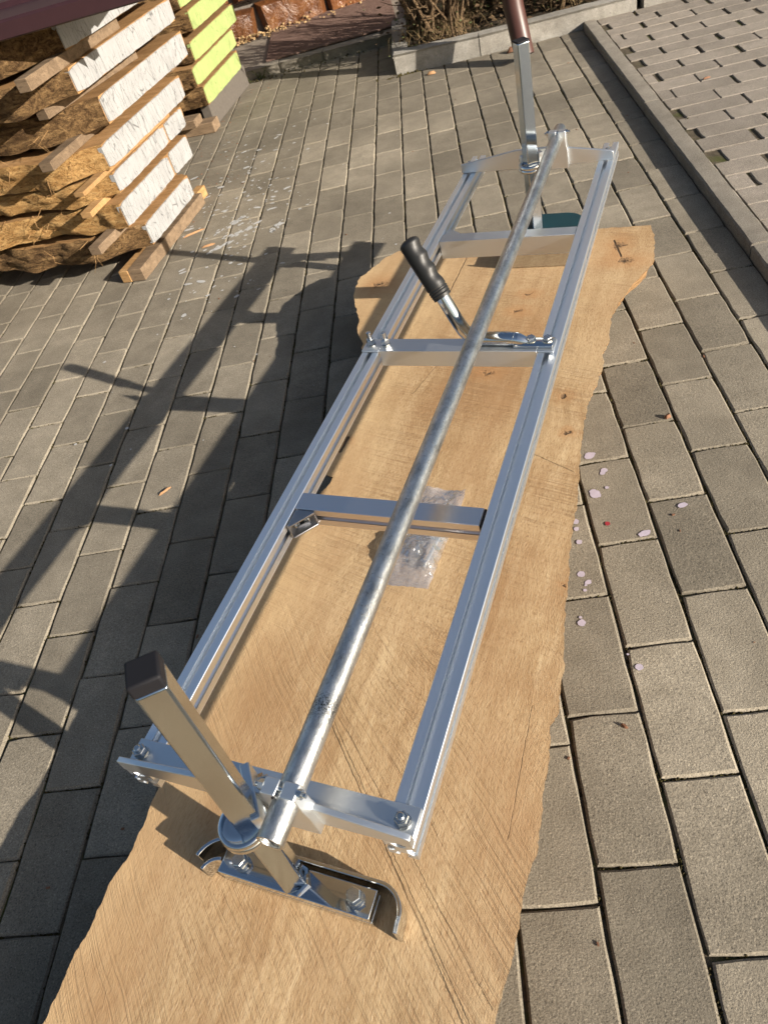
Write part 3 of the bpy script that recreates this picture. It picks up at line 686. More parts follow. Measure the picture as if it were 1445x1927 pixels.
# ---- foot brackets
def strip(path, z0, z1, th):
    """a flat bar standing on edge that follows a path in the ground plane"""
    P_ = [Vector(p) for p in path]; k = len(P_); mb = MB(); off = []
    for i in range(k):
        d = (P_[min(i + 1, k - 1)] - P_[max(i - 1, 0)]).normalized(); off.append(Vector((-d.y, d.x)) * th / 2)
    for i in range(k):
        for s_ in (-1, 1):
            for z in (z0, z1): mb.v.append((P_[i].x + s_ * off[i].x, P_[i].y + s_ * off[i].y, z))
    for i in range(k - 1):
        a, b = i * 4, (i + 1) * 4
        mb.f += [(a, b, b + 1, a + 1), (a + 2, a + 3, b + 3, b + 2), (a + 1, b + 1, b + 3, a + 3), (a, a + 2, b + 2, b)]
    e = (k - 1) * 4; mb.f += [(0, 1, 3, 2), (e, e + 2, e + 3, e + 1)]
    return mb
def arc(cx_, cy_, r, a0, a1, n=10): return [(cx_ + r * math.cos(math.radians(a0 + (a1 - a0) * i / n)), cy_ + r * math.sin(math.radians(a0 + (a1 - a0) * i / n))) for i in range(n + 1)]
fb = MB().box(-.092, .0985, .2065, .2370, .1228, .1358)
foot = part(fb, 'foot_bracket', M_CHROME, bevel=.0012)
part(MB().box(-.0915, .098, .2068, .2368, .1060, .1200), 'clamp_plate', M_CHROME, foot, .0012)
back = arc(-.090, .2085, .0350, 168, 91, 10) + [(-.06, .2445), (0, .2445), (.06, .2445)] + arc(.100, .2150, .0295, 90, -8, 12) + [(.1303, .2015)]
part(strip(back, .1062, .1385, .0045), 'guard_strip', M_CHROME, foot, .0008, angle=50)
part(strip(arc(-.0925, .2000, .0210, 168, 95, 8), .1062, .1350, .0042), 'guard_strip', M_CHROME, foot, .0008, angle=50)
def text_mesh(body, size):
    cu = bpy.data.curves.new('mark', 'FONT'); cu.body = body; cu.size = size; cu.extrude = .00025; cu.align_x = 'CENTER'; cu.align_y = 'CENTER'
    o = bpy.data.objects.new('mark', cu); COL.objects.link(o); bpy.context.view_layer.update()
    me = bpy.data.meshes.new_from_object(o.evaluated_get(bpy.context.evaluated_depsgraph_get()))
    vs_ = [tuple(v.co) for v in me.vertices]; fs_ = [tuple(p.vertices) for p in me.polygons]
    bpy.data.objects.remove(o); bpy.data.curves.remove(cu); bpy.data.meshes.remove(me); return vs_, fs_
MARK = text_mesh('8.8', .0062)
for a in (-.0655, .0785): nut_bolt(a, .2225, .1359, mark=True, nut=.0095, rod=0, washer=.005, parent=foot, af=.0074)
wd = MB(); wd.tube([(.013, NPB - .015, .137), (.020, NPB - .002, .138), (.013, NPB + .012, .137), (-.004, NPB + .017, .137)], [.0022, .0035, .003, .0022], 8); part(wd, 'weld_bead', M_CHROME, foot)
# the far foot: deeper bracket carrying a teal plate
ff = part(MB().box(-.068, .098, 1.588, 1.758, .106, .132), 'foot_bracket', M_CHROME, bevel=.0015)
part(MB().box(-.070, .100, 1.5835, 1.5875, .1062, .1375), 'guard_strip', M_CHROME, ff, .0008)
rp = [(-.064, 1.640), (.0965, 1.640)] + arc(.0465, 1.728, .050, 0, 90, 10) + arc(-.034, 1.748, .030, 90, 180, 8)
part(MB().prism(rp, .1322, .1362, 'z'), 'guard_plate', M_TEAL, ff, .0012)
for a, b in ((.0665, 1.676), (-.068, 1.668)): nut_bolt(a, b, .1363, nut=.008, rod=.003, parent=ff)
for a in (-.03, .03): nut_bolt(a, 1.6, .1322, nut=.004, rod=0, washer=0, parent=ff, af=.004)
# ---- handle
hp = [(.103, 1.029, .2935), (.085, 1.029, .2942), (.062, 1.029, .2945), (.046, 1.029, .2945), (.037, 1.029, .2952), (.029, 1.0291, .2978), (.0215, 1.0295, .3030), (.0150, 1.0303, .3105), (.0095, 1.0315, .320), (.003, 1.0332, .333), (-.006, 1.036, .352), (-.015, 1.039, .370)]
ht = MB().tube(hp, [.0105, .0115] + [.0112] * 10, 20)
hn = part(ht, 'handle', M_CHROME, angle=60)
fl = MB()
fl.prism([(1.0165, ZR + .0037), (1.0415, ZR + .0037), (1.0415, ZR + .0085), (1.038, ZR + .0105), (1.020, ZR + .0105), (1.0165, ZR + .0085)], .096, .1585, 'x')
fl.tube([(.126, 1.029, ZR + .0062), (.113, 1.029, ZR + .009), (.103, 1.029, ZR + .0125), (.094, 1.029, ZR + .0145)], [.004, .0085, .011, .0112], 14)
part(fl, 'flattened_end', M_CHROME, hn, .0012, angle=60)
for a in (.1225, .1488): nut_bolt(a, 1.029, ZR + .0106, nut=.006, rod=0, washer=.0012, parent=hn)
g0, g1 = Vector((-.0125, 1.0378, .366)), Vector((-.0635, 1.0640, .452)); gd = (g1 - g0); L = gd.length; gd.normalize()
gx = Vector((0, 1, 0)); gx = (gx - gd * gx.dot(gd)).normalized(); gy = gd.cross(gx)
gm = MB(); NR, NA = 84, 32
for i in range(NR + 1):
    s_ = i / NR; base = .0158
    if s_ < .05: base = .0150
    elif s_ < .20: base = .0152 + (.0011 if (s_ * 100) % 4.2 < 2.4 else 0)
    elif s_ > .93: base = .0166 * math.sqrt(max(0.02, 1 - ((s_ - .93) / .075) ** 2))
    else: base = .0160 + .0008 * s_
    for j in range(NA):
        a = 2 * math.pi * j / NA; rr = base
        cs = math.cos(a - math.radians(-78))                         # finger side faces right
        if .24 < s_ < .92 and cs > .2:
            rr -= .0034 * max(0, cs - .2) * (0.5 - 0.5 * math.cos((s_ - .24) / .68 * 3 * 2 * math.pi)) ** 0.8
        if .20 < s_ < .9 and cs < -.55: rr += .0010 * (1 if (s_ * 100) % 2.4 < 1.4 else -.6)
        c = g0 + gd * (L * s_) + (gx * math.cos(a) + gy * math.sin(a)) * rr; gm.v.append(tuple(c))
gm.f = [(i * NA + j, i * NA + (j + 1) % NA, (i + 1) * NA + (j + 1) % NA, (i + 1) * NA + j) for i in range(NR) for j in range(NA)] + [tuple(range(NA - 1, -1, -1)), tuple(NR * NA + j for j in range(NA))]
part(gm, 'grip', M_RUBBER, hn, angle=55)

# ================================================================ PLASTIC BAG WITH BOLTS
bag = empty('plastic_bag', W(-.228, .76, ZS), -ANG)
tag(bag, 'clear plastic bag holding spare bolts, lying on the wooden slab under the pipe', 'plastic bag')
NX, NY = 40, 84
def bagpt(u, v, up):
    x = -.041 + .082 * u + .006 * (v - .5); y = -.102 + .204 * v
    x += .003 * fbm(v * 6, u * 3, 2); y += .004 * fbm(u * 5, 3 + v)
    edge = min(u, 1 - u) * 2; e2 = min(v, 1 - v) * 2; prof = min(1, edge * 2.2) ** .6 * min(1, e2 * 2.5) ** .6
    belly = math.exp(-((v - .33) / .30) ** 2)
    h = (.005 + .019 * belly) * prof + (.0028 * fbm(u * 5, v * 9, 5) - .0045 * abs(fbm(u * 4 + 3, v * 7, 9, 2)) - .0010 * abs(fbm(u * 9 + 1, v * 17, 3, 2))) * prof
    z = .0012 + (max(h, 0.0006) if up else 0.0)
    if v > .85: z += .006 * (v - .85) / .15 * (1 + .6 * math.sin(u * 7))
    return (x, y, z)
bf = MB()
for up in (1, 0):
    b0 = len(bf.v)
    bf.v += [bagpt(i / NX, j / NY, up) for j in range(NY + 1) for i in range(NX + 1)]
    bf.f += [(b0 + j * (NX + 1) + i, b0 + j * (NX + 1) + i + 1, b0 + (j + 1) * (NX + 1) + i + 1, b0 + (j + 1) * (NX + 1) + i) for j in range(NY) for i in range(NX)]
bf.build('film', M_BAG, bag, angle=50)
for i, (n_, t_, rz, ln, lab) in enumerate([(-.203, .722, -.12, .062, 'longer zinc-plated bolt inside the clear plastic bag, nearer the right rail'), (-.229, .735, .30, .044, 'shorter zinc-plated bolt inside the clear plastic bag, nearer the pipe')]):
    o = MB(); rot = Matrix.Rotation(math.pi / 2, 3, 'X')
    o.lathe([(.0036, -ln / 2), (.0036, ln / 2)], 14, (0, 0, 0), rot); o.lathe([(.0072, -ln / 2 - .005), (.0075, -ln / 2 - .0045), (.0075, -ln / 2)], 6, (0, 0, 0), rot); o.lathe([(.0072, ln / 2 - .012), (.0072, ln / 2 - .006)], 6, (0, 0, 0), rot)
    ob = o.build('hex_bolt', M_ZINC, angle=30); ob.location = W(n_, t_, ZS + .0085); ob.rotation_euler = (0, 0, -ANG + rz); tag(ob, lab, 'bolt', 'spare bolts in the plastic bag')

# ================================================================ WOOD PILES
def board(loc, rz, y0, y1, z0, z1, length, seed, paint, bark, label, xoff=0.0, flare=0.0, wob=.024, split=None, group='boards in the wood pile'):
    """live-edge board: local x runs along the board away from the painted end, y across, z up"""
    root = empty('live_edge_board', loc, rz); tag(root, label, 'board', group)
    NS = 110; rb = random.Random(seed); th = z1 - z0
    def sec(s_):
        f0 = wob * 2.2 * fbm(s_ * 2.6 + seed, seed * 3.1, 0, 3) ; f1 = wob * 2.0 * fbm(s_ * 2.2 + seed * 2, seed * 1.7, 4, 3)
        return f0, f1
    K = 7
    body = MB(); fr = MB(); bk = MB()
    def edgept(s_, k, side):
        f0, f1 = sec(s_); q = k / (K - 1); z = z0 + th * q
        bul = math.sin(math.pi * q) * .006 + (.010 if side == 0 else -.004) * (q - .5)
        r_ = .0125 * fbm(s_ * 15 + seed, q * 2.6 + seed, side * 9, 4)
        r_ *= 1.0 if s_ > .02 else .35
        yy = (y0 + f0 - bul + r_) if side == 0 else (y1 + f1 * min(1, .35 + s_ * 5) + bul + r_ + flare * (3 * min(1, s_ / .17) ** 2 - 2 * min(1, s_ / .17) ** 3))
        zz = z + .003 * fbm(s_ * 30, q * 4, seed) * (0 if k in (0, K - 1) else 1)
        if side == 1:                                                # the live edge hangs and lifts along the board
            zz += (.016 * fbm(s_ * 5.5 + seed, 2.2, 0, 3) - .006) * (1 - q) * min(1, s_ * 6) + .006 * fbm(s_ * 6 + seed, 7.7, 0, 3) * q * min(1, s_ * 6)
        return (xoff + s_, yy, zz)
    ss = [length * (i / NS) ** 1.25 for i in range(NS + 1)]
    for mb, side in ((fr, 0), (bk, 1)):
        mb.v = [edgept(s_, k, side) for s_ in ss for k in range(K)]
        mb.f = [(i * K + k, i * K + k + 1, (i + 1) * K + k + 1, (i + 1) * K + k) for i in range(NS) for k in range(K - 1)]
    for kz in (0, K - 1):
        b0 = len(body.v)
        for s_ in ss:
            p, q = edgept(s_, kz, 0), edgept(s_, kz, 1)
            sag = .002 * fbm(s_ * 3, seed, kz)
            body.v += [p, (p[0], p[1] * .66 + q[1] * .34, p[2] + sag), (p[0], p[1] * .33 + q[1] * .67, p[2] + sag), q]
        body.f += [(b0 + i * 4 + k, b0 + i * 4 + k + 1, b0 + (i + 1) * 4 + k + 1, b0 + (i + 1) * 4 + k) for i in range(NS) for k in range(3)]
    end = [edgept(length, k, 0) for k in range(K)] + [edgept(length, k, 1) for k in range(K - 1, -1, -1)]
    b0 = len(body.v); body.v += end; body.f.append(tuple(range(b0, b0 + len(end))))
    body.build('plank', M_BOARD, root, angle=40)
    fr.build('bark_edge', M_BARK, root, angle=60); bk.build('bark_edge', bark, root, angle=60)
    # painted end grain, one piece or split in two by a check in the wood
    ws = [(0.0, 1.0)] if not split else [(0.0, split - .012), (split + .014, 1.0)]
    for (u0, u1) in ws:
        nn = 26; lo = []; hi = []
        for i in range(nn + 1):
            u = u0 + (u1 - u0) * i / nn
            a0, b0_ = edgept(0, 0, 0)[1], edgept(0, 0, 1)[1]
            y = a0 + (b0_ - a0) * u; e = .0035 * fbm(y * 60, seed, 1) ; e2 = .0035 * fbm(y * 60, seed, 6)
            rnd = (.004 + .005 * abs(fbm(i * .7, seed, 8))) * max(0, 1 - min(i, nn - i) / 1.5)
            lo.append((y, z0 + .001 + max(0, e) + rnd)); hi.append((y, z1 - .001 - max(0, e2) - rnd))
        out = lo + hi[::-1]; m_ = len(out); cap = MB()
        cap.v = [(xoff - .0035 + .0016 * fbm(y * 40, z * 40, seed), y, z) for y, z in out] + [(xoff + .012, y, z) for y, z in out]
        cap.f = [tuple(range(m_)), tuple(range(2 * m_ - 1, m_ - 1, -1))] + [(i, i + m_, (i + 1) % m_ + m_, (i + 1) % m_) for i in range(m_)]
        cap.build('painted_end', paint, root, smooth=False)
    cl = MB(); outl = [edgept(.0008, k, 0) for k in range(K)] + [edgept(.0008, k, 1) for k in range(K - 1, -1, -1)]
    cl.add(outl, [tuple(range(len(outl)))]); cl.build('end_grain', M_BOARD, root, smooth=False)
    return root
PK = math.atan2(.196, -.981)                                          # board direction (to the left, slightly back)
PO = (-0.82, 2.2, 0)
# local frame: x along boards, y = x rotated +90 deg; depth runs along -y of that frame, so widths are given negative
WH = [  # depth from, depth to, z bottom, z top, end offset, bark, split, label
    (.055, .420, .072, .140, .000, M_BARK, None, 'lowest white-ended board of the wood pile, resting on the timber on the paving'),
    (-.010, .510, .166, .236, .006, M_BARKL, .30, 'second white-ended board from the bottom of the wood pile'),
    (.040, .590, .254, .312, .010, M_BARKL, .28, 'third white-ended board from the bottom of the wood pile'),
    (.040, .650, .325, .392, .004, M_BARKL, None, 'fourth white-ended board from the bottom of the wood pile'),
    (.125, .750, .418, .492, .002, M_BARK, None, 'fifth white-ended board from the bottom of the wood pile'),
    (.045, .770, .526, .590, .000, M_BARK, None, 'sixth white-ended board from the bottom, second below the maroon roof sheet'),
    (.090, .820, .622, .690, .006, M_BARK, None, 'topmost white-ended board, shaded under the maroon roof sheet')]
for i, (d0, d1, z0, z1, xo, bk_, sp, lab) in enumerate(WH):
    # front (bark) side is at the larger local y (towards the camera)
    board(PO, PK, -d1, -d0, z0, z1, 1.7, 3.7 * i + 1.3, M_WHITE, bk_, lab, xo, (.045, .020, .045, .055, .075, .070, .150)[i], split=sp, group='white-ended boards in the pile')
# spacer sticks between the layers
def stick(s_, d0, z0, h, wd, ln, mat, lab, skew=0.0, name='spacer_stick', grp='spacer sticks in the pile'):
    mb = MB(); nseg = 10; vs_ = []
    for i in range(nseg + 1):
        d = ln * i / nseg
        for (px_, pz_) in ((-wd / 2, 0), (wd / 2, 0), (wd / 2, h), (-wd / 2, h)):
            vs_.append((px_ + .0012 * fbm(d * 20, px_ * 90, s_ * 30), -d, pz_ + .0010 * fbm(d * 20, pz_ * 90, 5 + s_ * 30)))
    k = 4
    mb.add(vs_, [(i * k + j, i * k + (j + 1) % k, (i + 1) * k + (j + 1) % k, (i + 1) * k + j) for i in range(nseg) for j in range(k)] + [(3, 2, 1, 0), tuple(nseg * k + j for j in range(k))])
    o = mb.build(name, mat, bevel=.0012, angle=30)
    D1 = Vector((-.981, .196, 0)); D2 = Vector((.196, .981, 0))
    o.location = Vector(PO) + D1 * s_ + D2 * d0 + Vector((0, 0, z0)); o.rotation_euler = (0, 0, PK + skew)
    return tag(o, lab, 'wooden stick', grp)
stick(.145, .045, .692, .036, .040, .5, M_STICK, 'spacer stick jutting out just under the maroon roof sheet')
stick(.028, -.125, .5905, .031, .036, .55, M_STICK, 'long spacer stick jutting out above the sixth board from the bottom', .02)
stick(.108, -.005, .4925, .033, .036, .5, M_STICK, 'spacer stick jutting out above the fifth board from the bottom', -.1)
stick(.095, -.112, .3925, .025, .040, .6, M_STICK, 'long weathered spacer stick on the fourth board from the bottom', .02)
stick(.040, -.110, .3125, .012, .034, .6, M_STICKF, 'fresh orange spacer stick on the third board from the bottom', -.02)
stick(.080, -.072, .2365, .017, .036, .55, M_STICKF, 'spacer stick on the second board from the bottom')
stick(.082, -.112, .1405, .025, .038, .45, M_STICK, 'spacer stick on the lowest board of the pile, end pointing at the camera', -.05)
stick(.088, -.032, .002, .038, .034, .62, M_STICKF, 'orange squared timber on the paving under the white-ended pile', -.05, 'timber_bearer', 'timbers under the pile')
stick(.046, -.030, .002, .040, .050, .54, M_STICK, 'weathered squared timber on the paving beside the white-ended pile, nearest the mill', .0, 'timber_bearer', 'timbers under the pile')
stick(1.05, -.02, .002, .068, .06, .70, M_STICK, 'squared timber under the hidden left end of the white-ended pile', .0, 'timber_bearer', 'timbers under the pile')
# splinters and torn fibres hanging on the bark
fb_ = MB(); rf = random.Random(21)
D1 = Vector((-.981, .196, 0)); D2 = Vector((.196, .981, 0))
for _ in range(46):
    s_ = rf.uniform(.05, .75); z = rf.choice([.12, .2, .24, .3, .36, .45]) + rf.uniform(-.02, .03); p = Vector(PO) + D1 * s_ + D2 * rf.uniform(-.03, .0) + Vector((0, 0, z))
    q = p + Vector((rf.uniform(-.04, .04), rf.uniform(-.03, .0), rf.uniform(-.07, .0))); mid_ = (p + q) / 2 + Vector((rf.uniform(-.01, .01), -.012, 0))
    fb_.tube([p, mid_, q], [.0008, .0007, .0003], 4)
tag(fb_.build('torn_fibres', M_STICKF), 'pale torn wood fibres hanging off the bark of the pile', 'wood fibres', kind='stuff')

# lime-green pile behind
GO = (-0.858, 3.5, 0); GK = math.atan2(.148, -.989)
GR = [(.075, .60, .098, .172, 0.0, 'lowest lime-green-ended board of the pile behind'), (.045, .63, .186, .256, .004, 'second lime-green-ended board from the bottom of the pile behind'),
      (.10, .73, .266, .338, .0, 'third lime-green-ended board from the bottom of the pile behind'), (.20, .80, .358, .432, .002, 'fourth lime-green-ended board from the bottom of the pile behind'), (.15, .80, .452, .53, .002, 'topmost lime-green-ended board of the pile behind')]
for i, (d0, d1, z0, z1, xo, lab) in enumerate(GR):
    board(GO, GK, -d1, -d0, z0, z1, 1.6, 41.3 + 2.9 * i, M_GREEN, M_BARK, lab, xo, wob=.012, group='lime-green-ended boards in the pile behind')
def gbox(d0, d1, s0, s1, z0, z1, mat, name, lab, cat):
    o = MB().box(s0, s1, -d1, -d0, z0, z1).build(name, mat, bevel=.003); o.location = GO; o.rotation_euler = (0, 0, GK); return tag(o, lab, cat)
gbox(.10, .66, .010, .055, .001, .096, mat_simple('grey_weathered_timber', (0.10, 0.088, 0.075), 0.9, 80, .5, .2, .5), 'timber_bearer', 'dark grey weathered timber under the lime-green-ended boards', 'timber')
gbox(.02, .10, -.012, .50, .001, .045, M_STICK, 'timber_bearer', 'brown timber end low on the paving between the white and green piles', 'timber')
gbox(-.06, .03, .03, .55, .055, .088, M_STICK, 'loose_plank', 'short brown plank end sticking out between the white and green piles', 'plank')
for i, (z, lab) in enumerate([(.173, 'thin'), (.257, 'thin'), (.339, 'thick'), (.433, 'thick')]):
    h = (.012, .008, .018, .018)[i]
    gbox(.02 + .04 * (i % 2), .8, .10, .135, z, z + h, M_STICK, 'spacer_stick', ['spacer stick on the lowest green-ended board', 'spacer stick on the second green-ended board', 'spacer stick on the third green-ended board', 'spacer stick on the fourth green-ended board'][i], 'wooden stick')

# maroon roof sheet over the white pile
rs = empty('roof_sheet', (-1.35, 2.14, .70)); tag(rs, 'dark maroon folded metal sheet covering the top of the white-ended wood pile', 'metal sheet')
prof = [(0, 0), (-.004, .003), (-.002, .034), (.006, .040), (.10, .050), (.112, .062), (.14, .064), (.152, .055), (.40, .078), (.412, .09), (.44, .092), (.452, .083), (.75, .11), (.762, .122), (.79, .124), (.80, .115), (1.05, .138)]
th_ = [(y, z - .0012) for y, z in prof][::-1]
MB().prism(prof + th_, -1.6, .88, 'x').build('sheet', M_MAROON, rs, angle=30)
MB().box(-1.58, .86, .06, .10, -.0095, .044).build('batten', M_STICK, rs, .002)

# ================================================================ HOUSE SIDE: step, mat, stone plinth
stp = MB(); prof = [(4.27, -.05), (4.26, .030), (4.275, .042), (5.6, .062), (5.6, -.05)]
step = empty('doorstep'); tag(step, kind='structure')
for i, (x0, x1) in enumerate([(-3.2, -2.2), (-2.195, -1.2), (-1.195, -.62), (-.615, -.385), (-.38, .04)]):
    rough_bar((x0, 4.245 + .02 * (i == 3)), (x1, 4.25 + .012 * (i % 2)), -.06, -.06, .042 - .004 * (i % 2), 24, .003, 90 + i * 3, .012).build('edging_stone', M_KERB, step, angle=50)
MB().add([(-3.2, 4.30, .036), (.05, 4.30, .036), (.05, 5.8, .05), (-3.2, 5.8, .05)], [(0, 1, 2, 3)]).build('slab', mat_concrete('step_concrete', (.17, .145, .115), (.24, .205, .165)), step, smooth=False)
def mat_mat():
    m = Mat('ribbed_mat'); p = m.pos((1, 1, 1), 'object'); w_ = m.wave(p, 60, 0.2, 1, 1, 'X'); a = m.noise(m.pos(), 30, 5, .7)
    c = m.mix(m.ramp(a, [(.3, 0.), (.7, 1.)]), (.115, .07, .055), (.19, .125, .10)); c = m.mix(m.ramp(w_, [(.0, .5), (.4, 0.)]), c, (.05, .03, .025))
    return m.fin(c, .9, 0., m.bump(w_, .8, .004), .2)
mt = MB().box(-.66, .04, 0, .72, 0, .009).build('door_mat', mat_mat(), bevel=.003); mt.location = (-.03, 4.36, .0395); mt.rotation_euler = (.011, 0, .06)
tag(mt, 'reddish brown ribbed mat on the step in front of the stone wall', 'mat')

def mat_stone():
    m = Mat('varnished_brown_stone'); p = m.pos()
    a = m.noise(p, 9, 6, .65, .8); b = m.noise(p, 45, 5, .65)
    c = m.ramp(a, [(.25, (.035, .014, .008)), (.45, (.10, .038, .014)), (.62, (.14, .058, .020)), (.8, (.21, .10, .038))])
    rv = m.math('MULTIPLY_ADD', m.rand(), .9, .5); cv = m.n('ShaderNodeCombineColor'); [m.set(cv.inputs[i], rv) for i in range(3)]
    c = m.mix(1., c, cv.outputs[0], 'MULTIPLY')
    return m.fin(c, .28, 0., m.bump(b, .5, .006, m.bump(a, .8, .03)), .5)
M_STONE = mat_stone()
wang = math.atan2(.266, 1.0)
wall = empty('house_wall', (-3.2, 4.30, 0), wang); tag(wall, 'house wall clad with dark red-brown varnished stones at its foot', 'wall')
MB().box(0, 6.4, .045, .35, -.1, 2.6).build('wall_core', mat_soil('grey_mortar', (.10, .09, .08), (.16, .14, .12)), wall)
rw = random.Random(4)
xs_rows = []
zrow = [-.02, .21, .42, .68, .9]
def row_split(): 
    x = 0; out = [0]
    while x < 6.4: x += rw.uniform(.22, .46); out.append(min(x, 6.4))
    return out
for r in range(4):
    xs = row_split()
    for i in range(len(xs) - 1):
        x0, x1 = xs[i] + .006, xs[i + 1] - .006; z0, z1 = zrow[r] + .006, zrow[r + 1] - .006
        if x1 - x0 < .05: continue
        tilt = [rw.uniform(-.035, .035) for _ in range(8)]
        poly = [(x0 + tilt[0], z0 + tilt[1] * .5), ((x0 + x1) / 2, z0 + tilt[2] * .4), (x1 + tilt[3] * .6, z0 + tilt[4] * .5), (x1 + tilt[5] * .6, z1 - abs(tilt[6]) * .6), ((x0 + x1) / 2, z1 - abs(tilt[0]) * .3), (x0 + tilt[7] * .6, z1 - abs(tilt[2]) * .6)]
        poly = [(min(max(x, xs[i] + .004), xs[i + 1] - .004), min(max(z, zrow[r] + .004), zrow[r + 1] - .004)) for x, z in poly]
        mb = MB(); d = rw.uniform(.004, .03); n_ = len(poly); cx_ = sum(p[0] for p in poly) / n_; cz_ = sum(p[1] for p in poly) / n_
        inn = [(cx_ + (x - cx_) * .86, cz_ + (z - cz_) * .84) for x, z in poly]
        mb.v = [(x, .05, z) for x, z in poly] + [(x, .018, z) for x, z in poly] + [(x, -d + rw.uniform(-.008, .008), z) for x, z in inn] + [(cx_ + rw.uniform(-.03, .03), -d - .012, cz_)]
        mb.f = [(i_, (i_ + 1) % n_, (i_ + 1) % n_ + n_, i_ + n_) for i_ in range(n_)] + [(i_ + n_, (i_ + 1) % n_ + n_, (i_ + 1) % n_ + 2 * n_, i_ + 2 * n_) for i_ in range(n_)] + [(i_ + 2 * n_, (i_ + 1) % n_ + 2 * n_, 3 * n_) for i_ in range(n_)]
        mb.build('stone', M_STONE, wall, angle=28)
# crumbs along the foot of the wall
cr = MB(); rc = random.Random(9)
for _ in range(260):
    u = abs(rc.gauss(0, .035)); x = rc.choice([rc.gauss(2.32, .1), rc.gauss(2.55, .14), rc.gauss(2.05, .05), rc.uniform(1.9, 3.3)]); px_, py_ = -3.2 + x * math.cos(wang) + u * math.sin(wang), 4.30 + x * math.sin(wang) - .03 - u * math.cos(wang)
    s_ = rc.uniform(.003, .008); cr.box(-s_, s_, -s_ * .7, s_ * .7, 0, s_, Matrix.Rotation(rc.uniform(0, 3), 3, 'Z') @ Matrix.Rotation(rc.uniform(-.5, .5), 3, 'X'), (px_, py_, .05 + abs(rc.gauss(0, .012)) * (1 if u < .05 else .2)))
tag(cr.build('leaf_litter', mat_simple('dry_crumbs', (.36, .24, .12), .9, 0, .3, .2, .5), smooth=False), 'pale dry crumbs heaped along the foot of the stone wall', 'litter', kind='stuff')

# ================================================================ DOWNPIPE, SHRUBS
dp = empty('downpipe', (.505, 3.47, 0)); tag(dp, 'brown rainwater downpipe ending open above the paving beyond the far post', 'downpipe')
path = [(.018, -.040, .022), (.008, -.012, .10), (-.004, .012, .19), (-.016, .03, .34), (-.03, .045, .7), (-.05, .06, 2.4)]
MB().tube(path, .0400, 28, cap=False).build('tube', M_PIPEBROWN, dp, angle=60)
MB().tube(path[:3], .0375, 28, cap=False).build('tube_inside', M_DARKIN, dp, angle=60)
MB().tube([(-.0165, .0305, .35), (-.019, .033, .41)], .0435, 28, cap=False).build('joint_socket', M_PIPEBROWN, dp, angle=60)
M_TWIG = mat_bark('twig_bark', [(.05, .03, .018), (.13, .085, .05), (.22, .15, .085), (.33, .25, .15)], 1.5)
M_STRAW = mat_simple('dry_straw', (.17, .12, .06), .85, 0, .3, .2, .6)
M_DKLEAF = mat_simple('dark_dead_leaf', (.085, .055, .03), .9, 0, .3, .2, .6)
M_GREENLEAF = mat_simple('dull_green_leaf', (.07, .085, .03), .7, 0, .3, .3, .5)
